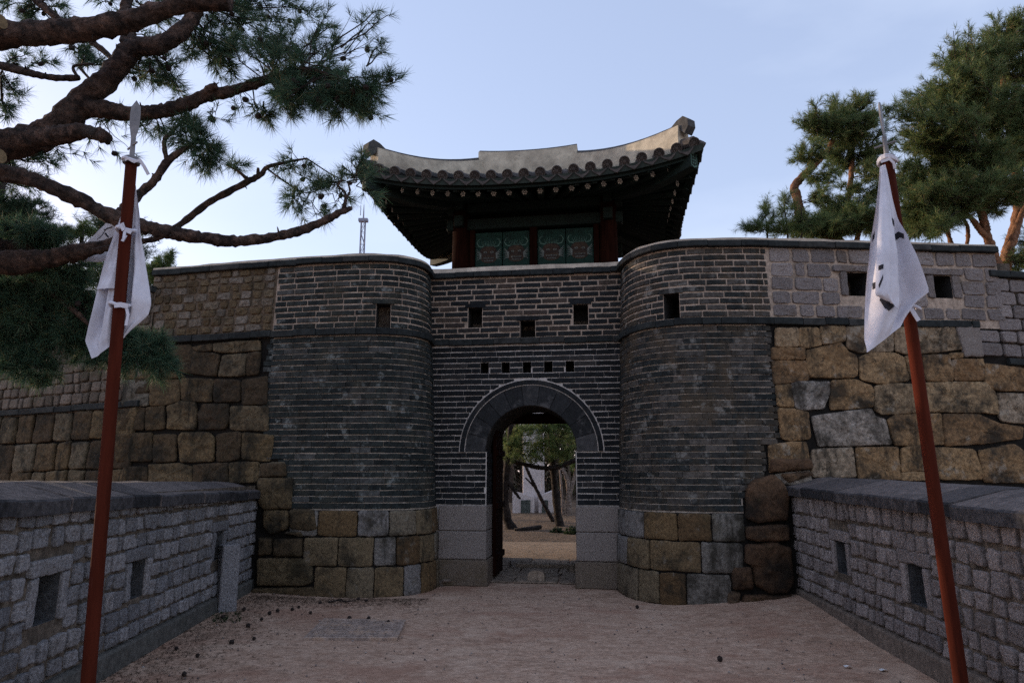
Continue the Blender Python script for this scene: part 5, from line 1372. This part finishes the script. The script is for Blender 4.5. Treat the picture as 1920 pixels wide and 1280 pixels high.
def right_pines():
    g = 'pines beyond the right wall'
    # big pine at the right edge
    t = Tree('pine_tree', 'tall dense sunlit pine rising over the right wall at the photo edge', g); Y = 15
    t.limb([(x_, y_, Y_+.5, w_*.6) for x_, y_, Y_, w_ in ((1880, 520, Y, 40), (1890, 470, Y, 34), (1905, 420, Y, 30), (1910, 360, Y, 28), (1900, 280, Y, 24), (1885, 200, Y, 18), (1880, 120, Y, 12), (1890, 50, Y, 7))], 10)
    t.limb([(x_, y_, Y_+.5, w_*.6) for x_, y_, Y_, w_ in ((1870, 500, Y-.3, 30), (1850, 440, Y-.4, 26), (1842, 405, Y-.5, 24), (1826, 360, Y-.5, 20), (1832, 280, Y-.5, 16), (1832, 200, Y-.4, 10))], 10)
    t.limb([(x_, y_, Y_+.5, w_*.6) for x_, y_, Y_, w_ in ((1856, 450, Y-.4, 20), (1836, 430, Y-.5, 17), (1820, 408, Y-.6, 13), (1800, 400, Y-.6, 9))], 8)
    t.limb([(x_, y_, Y_+.5, w_*.6) for x_, y_, Y_, w_ in ((1885, 490, Y-.2, 22), (1900, 440, Y-.3, 19), (1925, 385, Y-.3, 16), (1960, 340, Y, 12))], 8)
    t.limb([(x_, y_, Y_+.5, w_*.6) for x_, y_, Y_, w_ in ((1790, 480, Y, 14), (1775, 430, Y, 13), (1760, 395, Y, 11), (1745, 380, Y, 8))], 8)
    t.limb([(x_, y_, Y_+.5, w_*.6) for x_, y_, Y_, w_ in ((1810, 480, Y+.3, 12), (1815, 430, Y, 11), (1800, 400, Y, 9))], 8)
    C = t.clump; r = random.Random(9)
    for a in ((1885, 60, 34, 34, 26), (1840, 95, 58, 36, 34), (1790, 90, 26, 26, 14), (1880, 130, 60, 44, 46), (1810, 150, 62, 38, 36), (1770, 190, 60, 34, 34), (1720, 185, 36, 26, 18), (1690, 200, 26, 18, 8), (1900, 200, 60, 46, 46), (1840, 220, 66, 44, 50), (1760, 240, 70, 38, 44), (1715, 260, 40, 26, 20), (1900, 280, 70, 50, 54), (1820, 300, 80, 48, 60), (1750, 320, 74, 44, 54), (1720, 380, 44, 44, 34), (1890, 350, 70, 40, 46), (1800, 365, 84, 36, 50), (1740, 410, 50, 30, 30), (1900, 500, 40, 26, 14), (1950, 260, 50, 80, 30), (1950, 150, 50, 70, 24), (1865, 385, 60, 16, 12), (1700, 425, 36, 22, 20), (1745, 432, 34, 18, 16), (1690, 330, 30, 30, 14), (1780, 405, 40, 18, 16)):
        C(a[0], a[1], a[2], a[3], Y + r.uniform(-.8, .8), int(a[4]*1.2), tufts=15, dz=.8, side=.24, twig=.010, cones=0)
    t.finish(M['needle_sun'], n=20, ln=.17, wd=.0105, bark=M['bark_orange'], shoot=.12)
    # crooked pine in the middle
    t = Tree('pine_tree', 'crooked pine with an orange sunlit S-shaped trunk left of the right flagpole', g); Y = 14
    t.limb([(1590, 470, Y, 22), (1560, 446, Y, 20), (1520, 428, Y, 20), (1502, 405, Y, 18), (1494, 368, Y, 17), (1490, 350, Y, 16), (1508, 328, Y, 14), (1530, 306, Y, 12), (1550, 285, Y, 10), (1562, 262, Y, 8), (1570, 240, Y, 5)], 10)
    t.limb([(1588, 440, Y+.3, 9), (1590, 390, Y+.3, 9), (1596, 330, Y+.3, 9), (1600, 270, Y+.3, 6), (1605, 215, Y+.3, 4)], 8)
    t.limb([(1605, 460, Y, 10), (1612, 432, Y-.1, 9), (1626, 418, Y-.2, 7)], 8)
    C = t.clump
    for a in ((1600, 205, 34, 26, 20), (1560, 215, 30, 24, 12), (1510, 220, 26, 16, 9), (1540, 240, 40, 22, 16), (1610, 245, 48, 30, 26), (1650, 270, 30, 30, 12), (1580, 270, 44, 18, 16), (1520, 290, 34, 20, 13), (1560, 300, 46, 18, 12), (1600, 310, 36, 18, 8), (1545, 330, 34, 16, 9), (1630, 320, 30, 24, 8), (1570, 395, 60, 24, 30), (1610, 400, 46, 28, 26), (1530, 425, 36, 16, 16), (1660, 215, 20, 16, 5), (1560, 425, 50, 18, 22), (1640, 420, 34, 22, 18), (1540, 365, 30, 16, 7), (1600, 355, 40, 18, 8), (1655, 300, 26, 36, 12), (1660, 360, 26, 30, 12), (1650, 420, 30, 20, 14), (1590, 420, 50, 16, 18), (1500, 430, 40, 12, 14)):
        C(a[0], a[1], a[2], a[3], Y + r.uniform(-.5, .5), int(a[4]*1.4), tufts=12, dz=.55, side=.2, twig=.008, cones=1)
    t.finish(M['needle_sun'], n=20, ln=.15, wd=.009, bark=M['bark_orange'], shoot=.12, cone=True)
    # small thin ones
    t = Tree('pine_tree', 'small thin young pine peeking over the wall just right of the pavilion', g); Y = 13
    t.limb([(1440, 470, Y, 4), (1438, 430, Y, 3), (1434, 395, Y, 2)], 6); t.limb([(1478, 460, Y, 4), (1475, 420, Y, 3), (1470, 385, Y, 2)], 6); t.limb([(1500, 460, Y, 4), (1505, 420, Y, 3), (1500, 385, Y, 2)], 6)
    for a in ((1436, 395, 16, 20, 9), (1420, 425, 26, 16, 12), (1475, 390, 20, 24, 12), (1500, 395, 24, 26, 13), (1400, 430, 18, 10, 6), (1460, 430, 30, 14, 14), (1510, 430, 30, 12, 14), (1436, 378, 8, 10, 3), (1470, 372, 10, 10, 3), (1400, 420, 16, 16, 6), (1450, 415, 24, 18, 10), (1490, 420, 30, 18, 14), (1530, 415, 26, 22, 10)):
        t.clump(a[0], a[1], a[2], a[3], Y + r.uniform(-.3, .3), a[4], tufts=8, dz=.3, side=.15, twig=.006)
    t.finish(M['needle_far'], n=18, ln=.13, wd=.005, bark=M['bark_dark'], shoot=.14)
    t = Tree('pine_tree', 'dark pine showing low behind the stepped right wall end', g); Y = 18
    t.limb([(1965, 520, Y, 20), (1960, 420, Y, 16), (1955, 330, Y, 10)], 8)
    for a in ((1905, 490, 36, 20, 20), (1930, 440, 36, 26, 18), (1960, 380, 40, 50, 20), (1975, 320, 60, 44, 26), (1965, 260, 46, 40, 20), (2010, 400, 50, 50, 22)):
        t.clump(a[0], a[1], a[2], a[3], Y, a[4], tufts=12, dz=.6, side=.22, twig=.009)
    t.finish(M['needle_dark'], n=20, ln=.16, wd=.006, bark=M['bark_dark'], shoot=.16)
right_pines()

def left_back_pines():
    g = 'pines beyond the left wall'; r = random.Random(21)
    def mk(label, Y, limbs, cl, nm, dz=.8, s=.24, n=20, ln=.16, wd=.010):
        t = Tree('pine_tree', label, g)
        for l in limbs: t.limb(l, 8)
        for a in cl: t.clump(a[0], a[1], a[2], a[3], Y + r.uniform(-.5, .5), a[4], tufts=12, dz=dz, side=s, twig=.009)
        t.finish(nm, n=n, ln=ln, wd=wd, bark=M['bark_dark'], shoot=.16)
    mk('dark pine at the left photo edge behind the left fortress wall', 15.5, [[(-30, 640, 15.5, 26), (-20, 500, 15.5, 20), (0, 380, 15.5, 12), (10, 300, 15.5, 6)]],
       ((10, 390, 60, 40, 40), (60, 400, 50, 28, 28), (20, 440, 70, 30, 40), (80, 430, 50, 20, 20), (30, 500, 80, 40, 40), (100, 520, 70, 36, 34), (160, 530, 50, 30, 20), (-20, 320, 50, 50, 24), (-60, 440, 60, 80, 40)), M['needle_dark'])
    mk('small sparse pine above the left wall behind the small distant flag', 17, [[(150, 560, 17, 12), (152, 480, 17, 9), (155, 420, 17, 5)]],
       ((130, 432, 26, 14, 9), (160, 425, 18, 10, 6), (115, 445, 20, 10, 6), (175, 480, 40, 20, 14), (200, 515, 60, 24, 22), (250, 520, 40, 20, 14)), M['needle_far'], .4, .18)
    mk('low pine tips just over the left coping', 15, [[(315, 540, 15, 8), (318, 500, 15, 5), (320, 470, 15, 3)], [(300, 540, 15, 8), (290, 510, 15, 6), (285, 490, 15, 4)]],
       ((318, 482, 16, 10, 6), (285, 505, 18, 18, 9), (300, 495, 20, 12, 7), (270, 540, 24, 20, 10)), M['needle_far'], .3, .14)
    # trees well to the left that stand between the low sun and the forecourt
    for i, (x, y, h, lab) in enumerate(((-15, 17, 8.5, 'pine grove tree farthest left beyond the wall'), (-12.8, 15.6, 7.5, 'bushy pine added behind the far left wall section to block the low sun'), (-11.5, 19, 9, 'tall pine standing behind the left wall near the mast'))):  # the bushy pine is added to keep low sun off the right low wall
        t = Tree('pine_tree', lab, g)
        t.limbw([(Vector((x, y, 0)), .22), (Vector((x+.3, y, h*.4)), .17), (Vector((x-.2, y, h*.75)), .1), (Vector((x, y, h)), .03)], 8)
        for k in range(16):
            z = h*r.uniform(.34, 1.0); q = Vector((x + r.uniform(-1.9, 1.9)*(1.25 - z/h), y + r.uniform(-1.9, 1.9)*(1.25-z/h), z)); px, py = proj(q)
            sc = FPX/zc(q); t.clump(px, py, .95*sc, .42*sc, q.y, 26, tufts=10, dz=.9, side=.26, twig=.01)
        t.finish(M['needle_dark'], n=14, ln=.19, wd=.009, bark=M['bark_dark'], shoot=.2)
left_back_pines()

# ================================================================== what shows through the archway
def beyond():
    mb = MB(); rows = []
    for i in range(41):
        x = -14 + 28*i/40
        rows.append([(x, 13.2 + noise.noise(Vector((x*.6, 0, 0)))*.25, .004), (x, 14.2, .022), (x, 15.6, .022), (x, 16.6 + noise.noise(Vector((x*.5, 3, 0)))*.4, .012)])
    mb.grid(rows); tag(mb.build('path', M['path'], smooth=True), kind='structure')
    mb = MB(); rows = []
    for i in range(61):
        x = -30 + 60*i/60; rows.append([(x, y, max(-.05, z + noise.noise(Vector((x*.8, y*.8, 0)))*.06)) for y, z in ((16.1 + noise.noise(Vector((x*.5, 3, 0)))*.3 + noise.noise(Vector((x*3, 5, 0)))*.12, -.03), (17.0, .06), (18.5, .14), (20, .22), (24, .32), (32, .5), (44, .9), (60, 1.5))])
    mb.grid(rows); tag(mb.build('earth_bank', M['litterbed'], smooth=True), kind='structure')
    # passage paving and threshold
    r = random.Random(3); mb = MB()
    def fl(u, v, d): return FG(u, .012 + d, -v)
    for a, b in ((.28, .72), (.74, 1.22), (1.24, 1.75), (1.77, 2.4), (2.42, 3.1)):
        cuts = [-.9, -.2 + r.uniform(-.2, .2), .35 + r.uniform(-.15, .15), .9]
        for i in range(3): stone(mb, [(cuts[i]+.012, a), (cuts[i+1]-.012, a+r.uniform(-.02, .02)), (cuts[i+1]-.012, b), (cuts[i]+.012, b+r.uniform(-.02, .02))], fl, .02, r, 0, .08, .1, .02, .006)
    tag(mb.build('passage_paving', M['paving']), kind='structure')
    mb = MB(); c = FG(-.02, .04, -1.9); mb.box(c, (1.0, .22, .09), 0, -GY, .012); tag(mb.build('threshold_slab', M['paving']), 'flat stone threshold across the far end of the archway floor', 'threshold')
    mb = MB(); n = 10; A = []; p = FG(.03, 0, -.38)
    for k in range(n+1):
        a = math.pi*k/n; A.append((-math.cos(a)*.125, .10 + math.sin(a)*.075))
    A = [(-.125, -.03)] + A + [(.125, -.03)]
    F = [p + GT*x + Vector((0, 0, z)) for x, z in A]; B = [q - GN*.16 for q in F]; mb.grid([F, B], 0); mb.poly(F); mb.poly(B[::-1])
    tag(mb.build('gate_stop_stone', M['paving']), 'low round-topped stopper stone in the middle of the archway', 'stopper stone')
    for x, y, s_, lab in ((963, 1066, .16, 'small pale block at the foot of the left door leaf'), (1073, 1074, .17, 'dark block by the right jamb inside the archway')):
        p = on_ground(x, y); mb = MB(); mb.box((p.x, p.y+.05, s_*.4), (s_*.8, s_, s_*.8), 0, .3, .015, .9); tag(mb.build('pivot_stone', M['granite_block'] if x < 1000 else M['paving']), lab, 'pivot stone')
    # monument
    Ym = 23; root = empty('monument'); tag(root, 'white granite monument with a tall shaft and low wings, seen through the archway', 'monument')
    def bx(x0, x1, y0, y1, Yq, dep, nm, mt, parent, taper=1.0):
        a, b = at(x0, y1, Yq), at(x1, y0, Yq); m = MB(); m.box(((a.x+b.x)/2, Yq+dep/2, (max(a.z, 0)+b.z)/2), (b.x-a.x, dep, b.z-max(a.z, 0)), 0, 0, .012, taper); return m.build(nm, mt, parent)
    bx(981, 1012, 700, 966, Ym+.25, .7, 'shaft', M['stone_white'], root); bx(1012, 1019, 700, 966, Ym+.4, .5, 'shaft_wing', M['stone_white'], root)
    for x0, x1, yl, yr in ((961, 1002, 920, 932), (1010, 1038, 930, 919)):
        a, b, c, d = at(x0, 974, Ym), at(x1, 974, Ym), at(x1, yr, Ym), at(x0, yl, Ym)
        m = MB(); F = [a, b, c, d]; B = [q + Vector((0, .6, 0)) for q in F]; m.grid([F, B], 0, close=True); m.poly(F); m.poly(B[::-1]); wg = m.build('wing', M['stone_white'], root)
        xc = (x0+x1)/2 + (4 if x0 < 1000 else -2); hw = 9 if x0 < 1000 else 6
        bx(xc-hw-1, xc+hw+1, 935.5, 969, Ym-.035, .03, 'relief_frame', M['stone_white'], wg); bx(xc-hw, xc+hw, 937, 967.5, Ym-.05, .012, 'bronze_relief', M['bronze'], wg)
    bx(958, 1042, 972, 992, Ym-.3, 1.3, 'plinth', M['stone_white'], root)
    m = MB(); 
    tag(bx(1055, 1085, 966, 985, 22, .4, 'stone_parapet', M['stone_white'], None), 'short pale stone parapet behind the trunks right of the monument', 'stone parapet')
    g = 'trees behind the archway'
    M['needle_arch'] = needle_mat('brightened_pine_needles', [(0, (.07, .115, .035)), (.5, (.13, .19, .055)), (.85, (.20, .235, .075)), (1, (.26, .22, .09))])  # the far needles again, colour brightened to offset the shade they stand in
    def tr(label, limbs, cl, Y, nm=M['needle_arch'], bark=M['bark_dark']):
        t = Tree('pine_tree', label, g)
        for l in limbs: t.limb(l, 8, jit=.12)
        for a in cl: t.clump(*a, tufts=10, dz=.5, side=.2, twig=.009)
        t.finish(nm, n=18, ln=.16, wd=.008, bark=bark, shoot=.15)
    Y = 18.6
    tr('dark pine trunk at the left side of the archway view', [[(968, 1003, Y, 26), (952, 975, Y, 16), (947, 930, Y, 13), (950, 880, Y, 12), (955, 830, Y, 10), (960, 760, Y, 9)], [(955, 905, Y, 8), (968, 925, Y-.1, 6), (975, 935, Y-.1, 4)]],
       ((965, 830, 30, 22, Y, 12), (950, 850, 22, 20, Y-.2, 6), (985, 815, 26, 18, Y, 8)), Y)
    Y = 19.2
    tr('straight dark pine trunk right of the monument in the archway', [[(1053, 998, Y, 20), (1047, 970, Y, 15), (1042, 930, Y, 13), (1038, 885, Y, 12), (1032, 810, Y, 12), (1028, 760, Y, 11)], [(945, 862, Y-.4, 6), (975, 868, Y-.4, 7), (1010, 876, Y-.4, 8), (1040, 876, Y-.4, 9), (1085, 860, Y-.4, 9)]],
       ((1010, 830, 34, 20, Y-.4, 12), (1050, 840, 36, 24, Y-.4, 15), (1070, 820, 26, 20, Y-.2, 9), (1000, 855, 26, 12, Y-.4, 5), (1000, 800, 50, 16, Y-.2, 12), (1060, 800, 40, 18, Y-.2, 9), (960, 810, 40, 20, Y, 8), (1020, 850, 50, 10, Y-.4, 6), (985, 845, 34, 18, Y-.3, 8), (1030, 800, 40, 14, Y, 8)), Y)
    Y = 20
    tr('thin leaning trunk crossing in front of the monument', [[(1042, 985, Y, 8), (1020, 945, Y, 7), (1000, 905, Y, 6), (985, 872, Y, 5), (975, 840, Y, 4)], [(1005, 915, Y, 4), (985, 895, Y, 3)]], (), Y)
    Y = 22
    tr('pale branching trunk at the right side of the archway view', [[(1067, 980, Y, 12), (1066, 940, Y, 10), (1064, 900, Y, 8), (1050, 870, Y, 6)], [(1067, 930, Y, 8), (1078, 890, Y, 6), (1085, 850, Y, 5)], [(1056, 978, Y, 6), (1054, 930, Y, 5), (1050, 880, Y, 4)]], ((1070, 870, 20, 14, Y, 8),), Y, M['needle_arch'], M['bare_bark'])
    # brown winter wood closing the view
    mb = MB(); rr = random.Random(14)
    for k in range(420):
        x = rr.uniform(-13, 16); y = rr.uniform(27, 46); h = rr.uniform(3.5, 8); z = .3
        l = Vector((rr.uniform(-.4, .4), rr.uniform(-.4, .4), 0)); w0 = rr.uniform(.03, .11)
        mb.tube([Vector((x, y, z)), Vector((x, y, z)) + l*.5 + Vector((0, 0, h*.5)), Vector((x, y, z)) + l + Vector((0, 0, h))], [w0, w0*.7, w0*.2], 5, 0, False)
        for q in range(14):
            p = Vector((x, y, z)) + l*.6 + Vector((0, 0, h*rr.uniform(.12, .95))); d = Vector((rr.uniform(-1, 1), rr.uniform(-1, 1), rr.uniform(.1, 1.1)))*rr.uniform(.5, 1.3); mb.tube([p, p + d*.55 + Vector((0, 0, -.05)), p + d], [.022, .016, .006], 3, 0, False)
    o = mb.build('winter_wood', M['bare']); tag(o, 'brown leafless winter wood closing the view behind the archway', 'wood', kind='stuff')
    n = 26000; P = np.stack([NR.uniform(-14, 17, n), NR.uniform(30, 48, n), NR.uniform(.2, 6.5, n)], 1); A = NR.normal(size=(n, 3))
    V, F = needle_geo(P, A, 2, .34, .16, (.2, 1.3), .1); fast_mesh('undergrowth', V, F, M['leaf_brown'], None); tag(bpy.data.objects['undergrowth'], 'brown and olive thicket far behind the monument', 'thicket', kind='stuff')
    # shrubs and litter on the bank
    for x, y, w_, Yq, lab in ((1045, 992, 16, 17.9, 'small dark green shrub at the foot of the straight trunk'), (1076, 994, 22, 17.6, 'low green shrub at the right edge of the archway view'), (1008, 986, 14, 21, 'pale dry shrub before the monument plinth')):
        c = at(x, y, Yq); k = zc(c)/FPX; root = empty('shrub', (c.x, c.y, 0)); tag(root, lab, 'shrub')
        m = 240; d = NR.normal(size=(m, 3)); d /= np.linalg.norm(d, axis=1, keepdims=True); d[:, 2] = np.abs(d[:, 2]); P = d*NR.uniform(.3, 1, (m, 1))*w_*k*np.array([1, .8, .9]); P[:, 2] += .02
        V, F = needle_geo(P, d + NR.normal(size=(m, 3))*.4, 7, .09, .03, (.3, 1.3), .05); fast_mesh('leaves', V, F, M['shrub'] if x != 1008 else M['bare'], root)
        mb = MB()
        for q in range(7):
            a = rr.uniform(0, 6.28); mb.tube([Vector((0, 0, -.02)), Vector((math.cos(a)*.1, math.sin(a)*.1, w_*k*.5)), Vector((math.cos(a)*.2, math.sin(a)*.2, w_*k*.9))], [.012, .008, .004], 5)
        mb.build('stems', M['bare'], root)
    p = on_ground(990, 1003); mb = MB(); mb.tube([p + Vector((-.35, -.1, .12)), p + Vector((0, 0, .15)), p + Vector((.35, .15, .2))], [.06, .07, .05], 8, 0, True, .3); tag(mb.build('fallen_log', M['bark_dark'], smooth=True), 'short dark fallen log on the leafy bank past the path', 'log')
M['bare_bark'] = mat('pale_bark', [(0, (.16, .12, .10)), (1, (.28, .22, .18))], .4, 12, (), (30, .8, .02), .95, island=False)
M['leaf_brown'] = mat('brown_thicket', [(0, (.05, .034, .022)), (.5, (.10, .07, .045)), (.8, (.07, .065, .03)), (1, (.15, .11, .08))], 0, 1, (), None, .95)
beyond()

def mast():
    Y = 62; base = at(675, 560, Y); top = at(675, 415, Y); k = zc(top)/FPX
    root = empty('lattice_mast', (base.x, Y, 0)); tag(root, 'grey lattice mast with a platform, far behind the left bastion', 'mast')
    o = Vector((-base.x, -Y, 0)); hw0, hw1 = 4.6*k, 3.6*k; n = 22; mb = MB(); zb = 0.0; zt = top.z
    P = lambda i, s, q: Vector((s*(hw0+(hw1-hw0)*i/n), q*(hw0+(hw1-hw0)*i/n), zb + (zt-zb)*i/n))
    for s in (-1, 1):
        for q in (-1, 1): mb.tube([P(0, s, q), P(n, s, q)], [.045, .04], 5)
    for i in range(n):
        for (s, q, s2, q2) in ((-1, -1, 1, -1), (-1, 1, 1, 1), (-1, -1, -1, 1), (1, -1, 1, 1)):
            a, b = ((s, q), (s2, q2)) if i % 2 else ((s2, q2), (s, q)); mb.tube([P(i, *a), P(i+1, *b)], [.03, .03], 4); mb.tube([P(i, s, q), P(i, s2, q2)], [.025, .025], 4)
    mb.build('lattice', M['mast'], root)
    mb = MB(); mb.box((0, 0, zt+.1), (17*k, 10*k, .28)); mb.build('platform', M['mast'], root)
    mb = MB(); zs = at(675, 384, Y).z; mb.tube([Vector((0, 0, zt)), Vector((0, 0, zt+(zs-zt)*.5)), Vector((0, 0, zs))], [.09, .06, .03], 6); mb.tube([Vector((-.3, 0, zt+.6)), Vector((-.3, 0, zt+1.6))], [.04, .03], 5); mb.build('aerial', M['mast'], root)
mast()

# ================================================================== on the ground
def ground_bits():
    r = random.Random(44)
    c = [on_ground(568, 1200), on_ground(745, 1200), on_ground(761, 1166), on_ground(607, 1163)]
    mb = MB(); up = Vector((0, 0, .022)); inn = lambda k, z: [q + (sum(c, Vector())/4 - q)*k + Vector((0, 0, z)) for q in c]
    a, b, d, e, g = inn(0, -.03), inn(0, .024), inn(.008, .028), inn(.075, .028), inn(.085, .018)
    mb.grid([a, b, d, e, g], 0, close=True); mb.poly(g)
    o_, ux, uy = g[0], (g[1]-g[0]), (g[3]-g[0])
    for i in range(13):
        for j in range(8):
            p = o_ + ux*(.06 + .88*i/12) + uy*(.08 + .84*j/7); mb.box((p.x, p.y, p.z+.003), (.030, .055 if (i+j) % 2 else .03, .008), 0, .1 + r.uniform(-.5, .5))
    tag(mb.build('access_cover', M['iron']), 'rectangular dusty metal access cover set in the sandy ground', 'access cover')
    # fallen cones
    spots = [(370, 1234), (434, 1209), (417, 1165), (465, 1178), (505, 1155), (548, 1146), (582, 1151), (672, 1125), (687, 1128), (731, 1114), (655, 1161), (691, 1162), (728, 1168), (476, 1201), (345, 1268), (560, 1142), (520, 1150), (490, 1166), (457, 1150), (1195, 1140), (1350, 1238), (330, 1222), (600, 1133)]
    words = ['beside the access cover', 'near the left low wall foot']
    m = MB(); N = 10; rows = []
    for k in range(8):
        a = math.pi*k/7; rows.append([Vector((math.cos(2*math.pi*j/N + k*.3)*math.sin(a)*(.024+.006*(j % 2)), math.sin(2*math.pi*j/N + k*.3)*math.sin(a)*(.024+.006*(j % 2)), math.cos(a)*.026)) for j in range(N)])
    m.grid(rows, 0, close=True); o = None
    for x, y in spots:
        p = on_ground(x, y)
        if o is None: o = m.build('pine_cone', M['cone']); q = o
        else: q = o.copy(); col.objects.link(q)
        q.location = (p.x, p.y, .018 + gz(p.x, p.y)); q.scale = [r.uniform(.65, .95)]*3; q.rotation_euler = (r.uniform(0, 6), r.uniform(0, 6), 0)
        tag(q, 'small dark pine cone lying on the sandy ground', 'pine cone', 'fallen pine cones on the ground')
    # scatter of litter and gravel
    def scatter(name, n, fn, mt, label, cat, flat):
        mb = MB()
        for _ in range(n):
            p = fn()
            if p is None: continue
            x, y, s_ = p; a = r.uniform(0, 6.28); z = .001 + gz(x, y) + noise.noise(Vector((x*.7, y*.7, 0)))*.018
            dx, dy = math.cos(a)*s_, math.sin(a)*s_
            if flat:
                q = .16; mb.poly([(x-dx, y-dy, z), (x+dy*q, y-dx*q, z+.004), (x+dx, y+dy, z+r.uniform(.002, .01)), (x-dy*q, y+dx*q, z+.004)])
            else:
                mb.box((x, y, z+s_*.15), (s_, s_*r.uniform(.6, 1), s_*.6), 0, a, s_*.18, .7)
        tag(mb.build(name, mt), label, cat, kind='stuff')
    def leftedge():
        y = r.uniform(4.5, 9.6); return (-3.45 + .06*(9.7-y) + abs(r.gauss(0, .45)) , y, r.uniform(.008, .032))
    def foot():
        u = r.uniform(0, 1); return (-3.3 + u*2.2 + r.uniform(-.1, .1), 9.25 - abs(r.gauss(0, .28)) + (.0 if u < .6 else 0), r.uniform(.012, .035))
    def anyw(): return (r.uniform(-3.2, 3.4), r.uniform(4.6, 9.6), r.uniform(.006, .022))
    scatter('leaf_litter', 4200, leftedge, M['leaf'], 'brown needle litter along the foot of the left low wall', 'litter', True)
    scatter('leaf_litter', 2000, foot, M['leaf'], 'brown needle litter along the foot of the left bastion', 'litter', True)
    scatter('gravel', 500, anyw, M['pebble'], 'fine gravel scattered over the sandy forecourt', 'gravel', False)
    def twig_(): return (r.uniform(-3.0, 3.2), r.uniform(5, 9.4), r.uniform(.03, .09))
    for x, y, lab in ((640, 1131, 'broken dark twig on the ground before the left bastion'), (1585, 1182, 'short dark twig near the right low wall kerb')):
        p = on_ground(x, y); mb = MB(); mb.tube([p + Vector((-.16, -.02, .02)), p + Vector((-.05, .03, .035)), p + Vector((.06, 0, .025)), p + Vector((.17, .04, .03))], [.012, .012, .010, .006], 6); mb.tube([p + Vector((-.05, .03, .035)), p + Vector((-.01, .1, .04))], [.007, .004], 5); tag(mb.build('fallen_twig', M['bark_dark']), lab, 'twig')
    p = on_ground(827, 1098); mb = MB(); mb.tube([p + Vector((0, 0, -.03)), p + Vector((0, -.02, .06)), p + Vector((.05, -.05, .085)), p + Vector((.14, -.05, .08))], [.035, .03, .022, .02], 10); tag(mb.build('drain_spout', M['concrete']), 'small pale pipe spout at the foot of the left archway jamb', 'spout')
    for x, y, lab in ((1590, 1256, 'larger white scrap on the ground by the right low wall'), (1657, 1263, 'smaller white scrap on the ground by the right flagpole')):
        p = on_ground(x, y); mb = MB(); mb.grid([[p + Vector((-.03, -.02, .03)), p + Vector((0, -.025, .042)), p + Vector((.035, -.02, .034))], [p + Vector((-.03, .015, .034)), p + Vector((0, .02, .038)), p + Vector((.03, .02, .03))]]); tag(mb.build('paper_scrap', M['paper']), lab, 'scrap')
    # grass tufts at the post
    P = []; 
    for _ in range(60):
        q = on_ground(r.uniform(395, 450), r.uniform(1150, 1172)); P.append((q.x, q.y, .03))
    V, F = needle_geo(np.array(P), np.tile([0, 0, 1.0], (len(P), 1)), 7, .06, .005, (.2, 1.0), .01); o = fast_mesh('grass', V, F, M['shrub'], None); tag(o, 'short grass tuft at the foot of the granite post', 'grass', kind='stuff')
ground_bits()

# ------------------------------------------------------------------ put every Empty at the base of its thing
bpy.context.view_layer.update()
for o in list(col.objects):
    if o.type == 'EMPTY' and o.parent is None and o.location.length < 1e-6:
        ks = [c for c in o.children if c.type == 'MESH']
        big = max(ks, key=lambda c: len(c.data.vertices) if c.name.startswith(('trunk', 'stone_face', 'plinth', 'granite')) else 1)
        vs = [v.co for v in big.data.vertices]; zl = min(v.z for v in vs); lows = [v for v in vs if v.z < zl + .3]
        b = sum(lows, Vector())/len(lows); b.z = 0
        for c in ks: c.matrix_parent_inverse = Matrix.Translation(-b)
        o.location = b
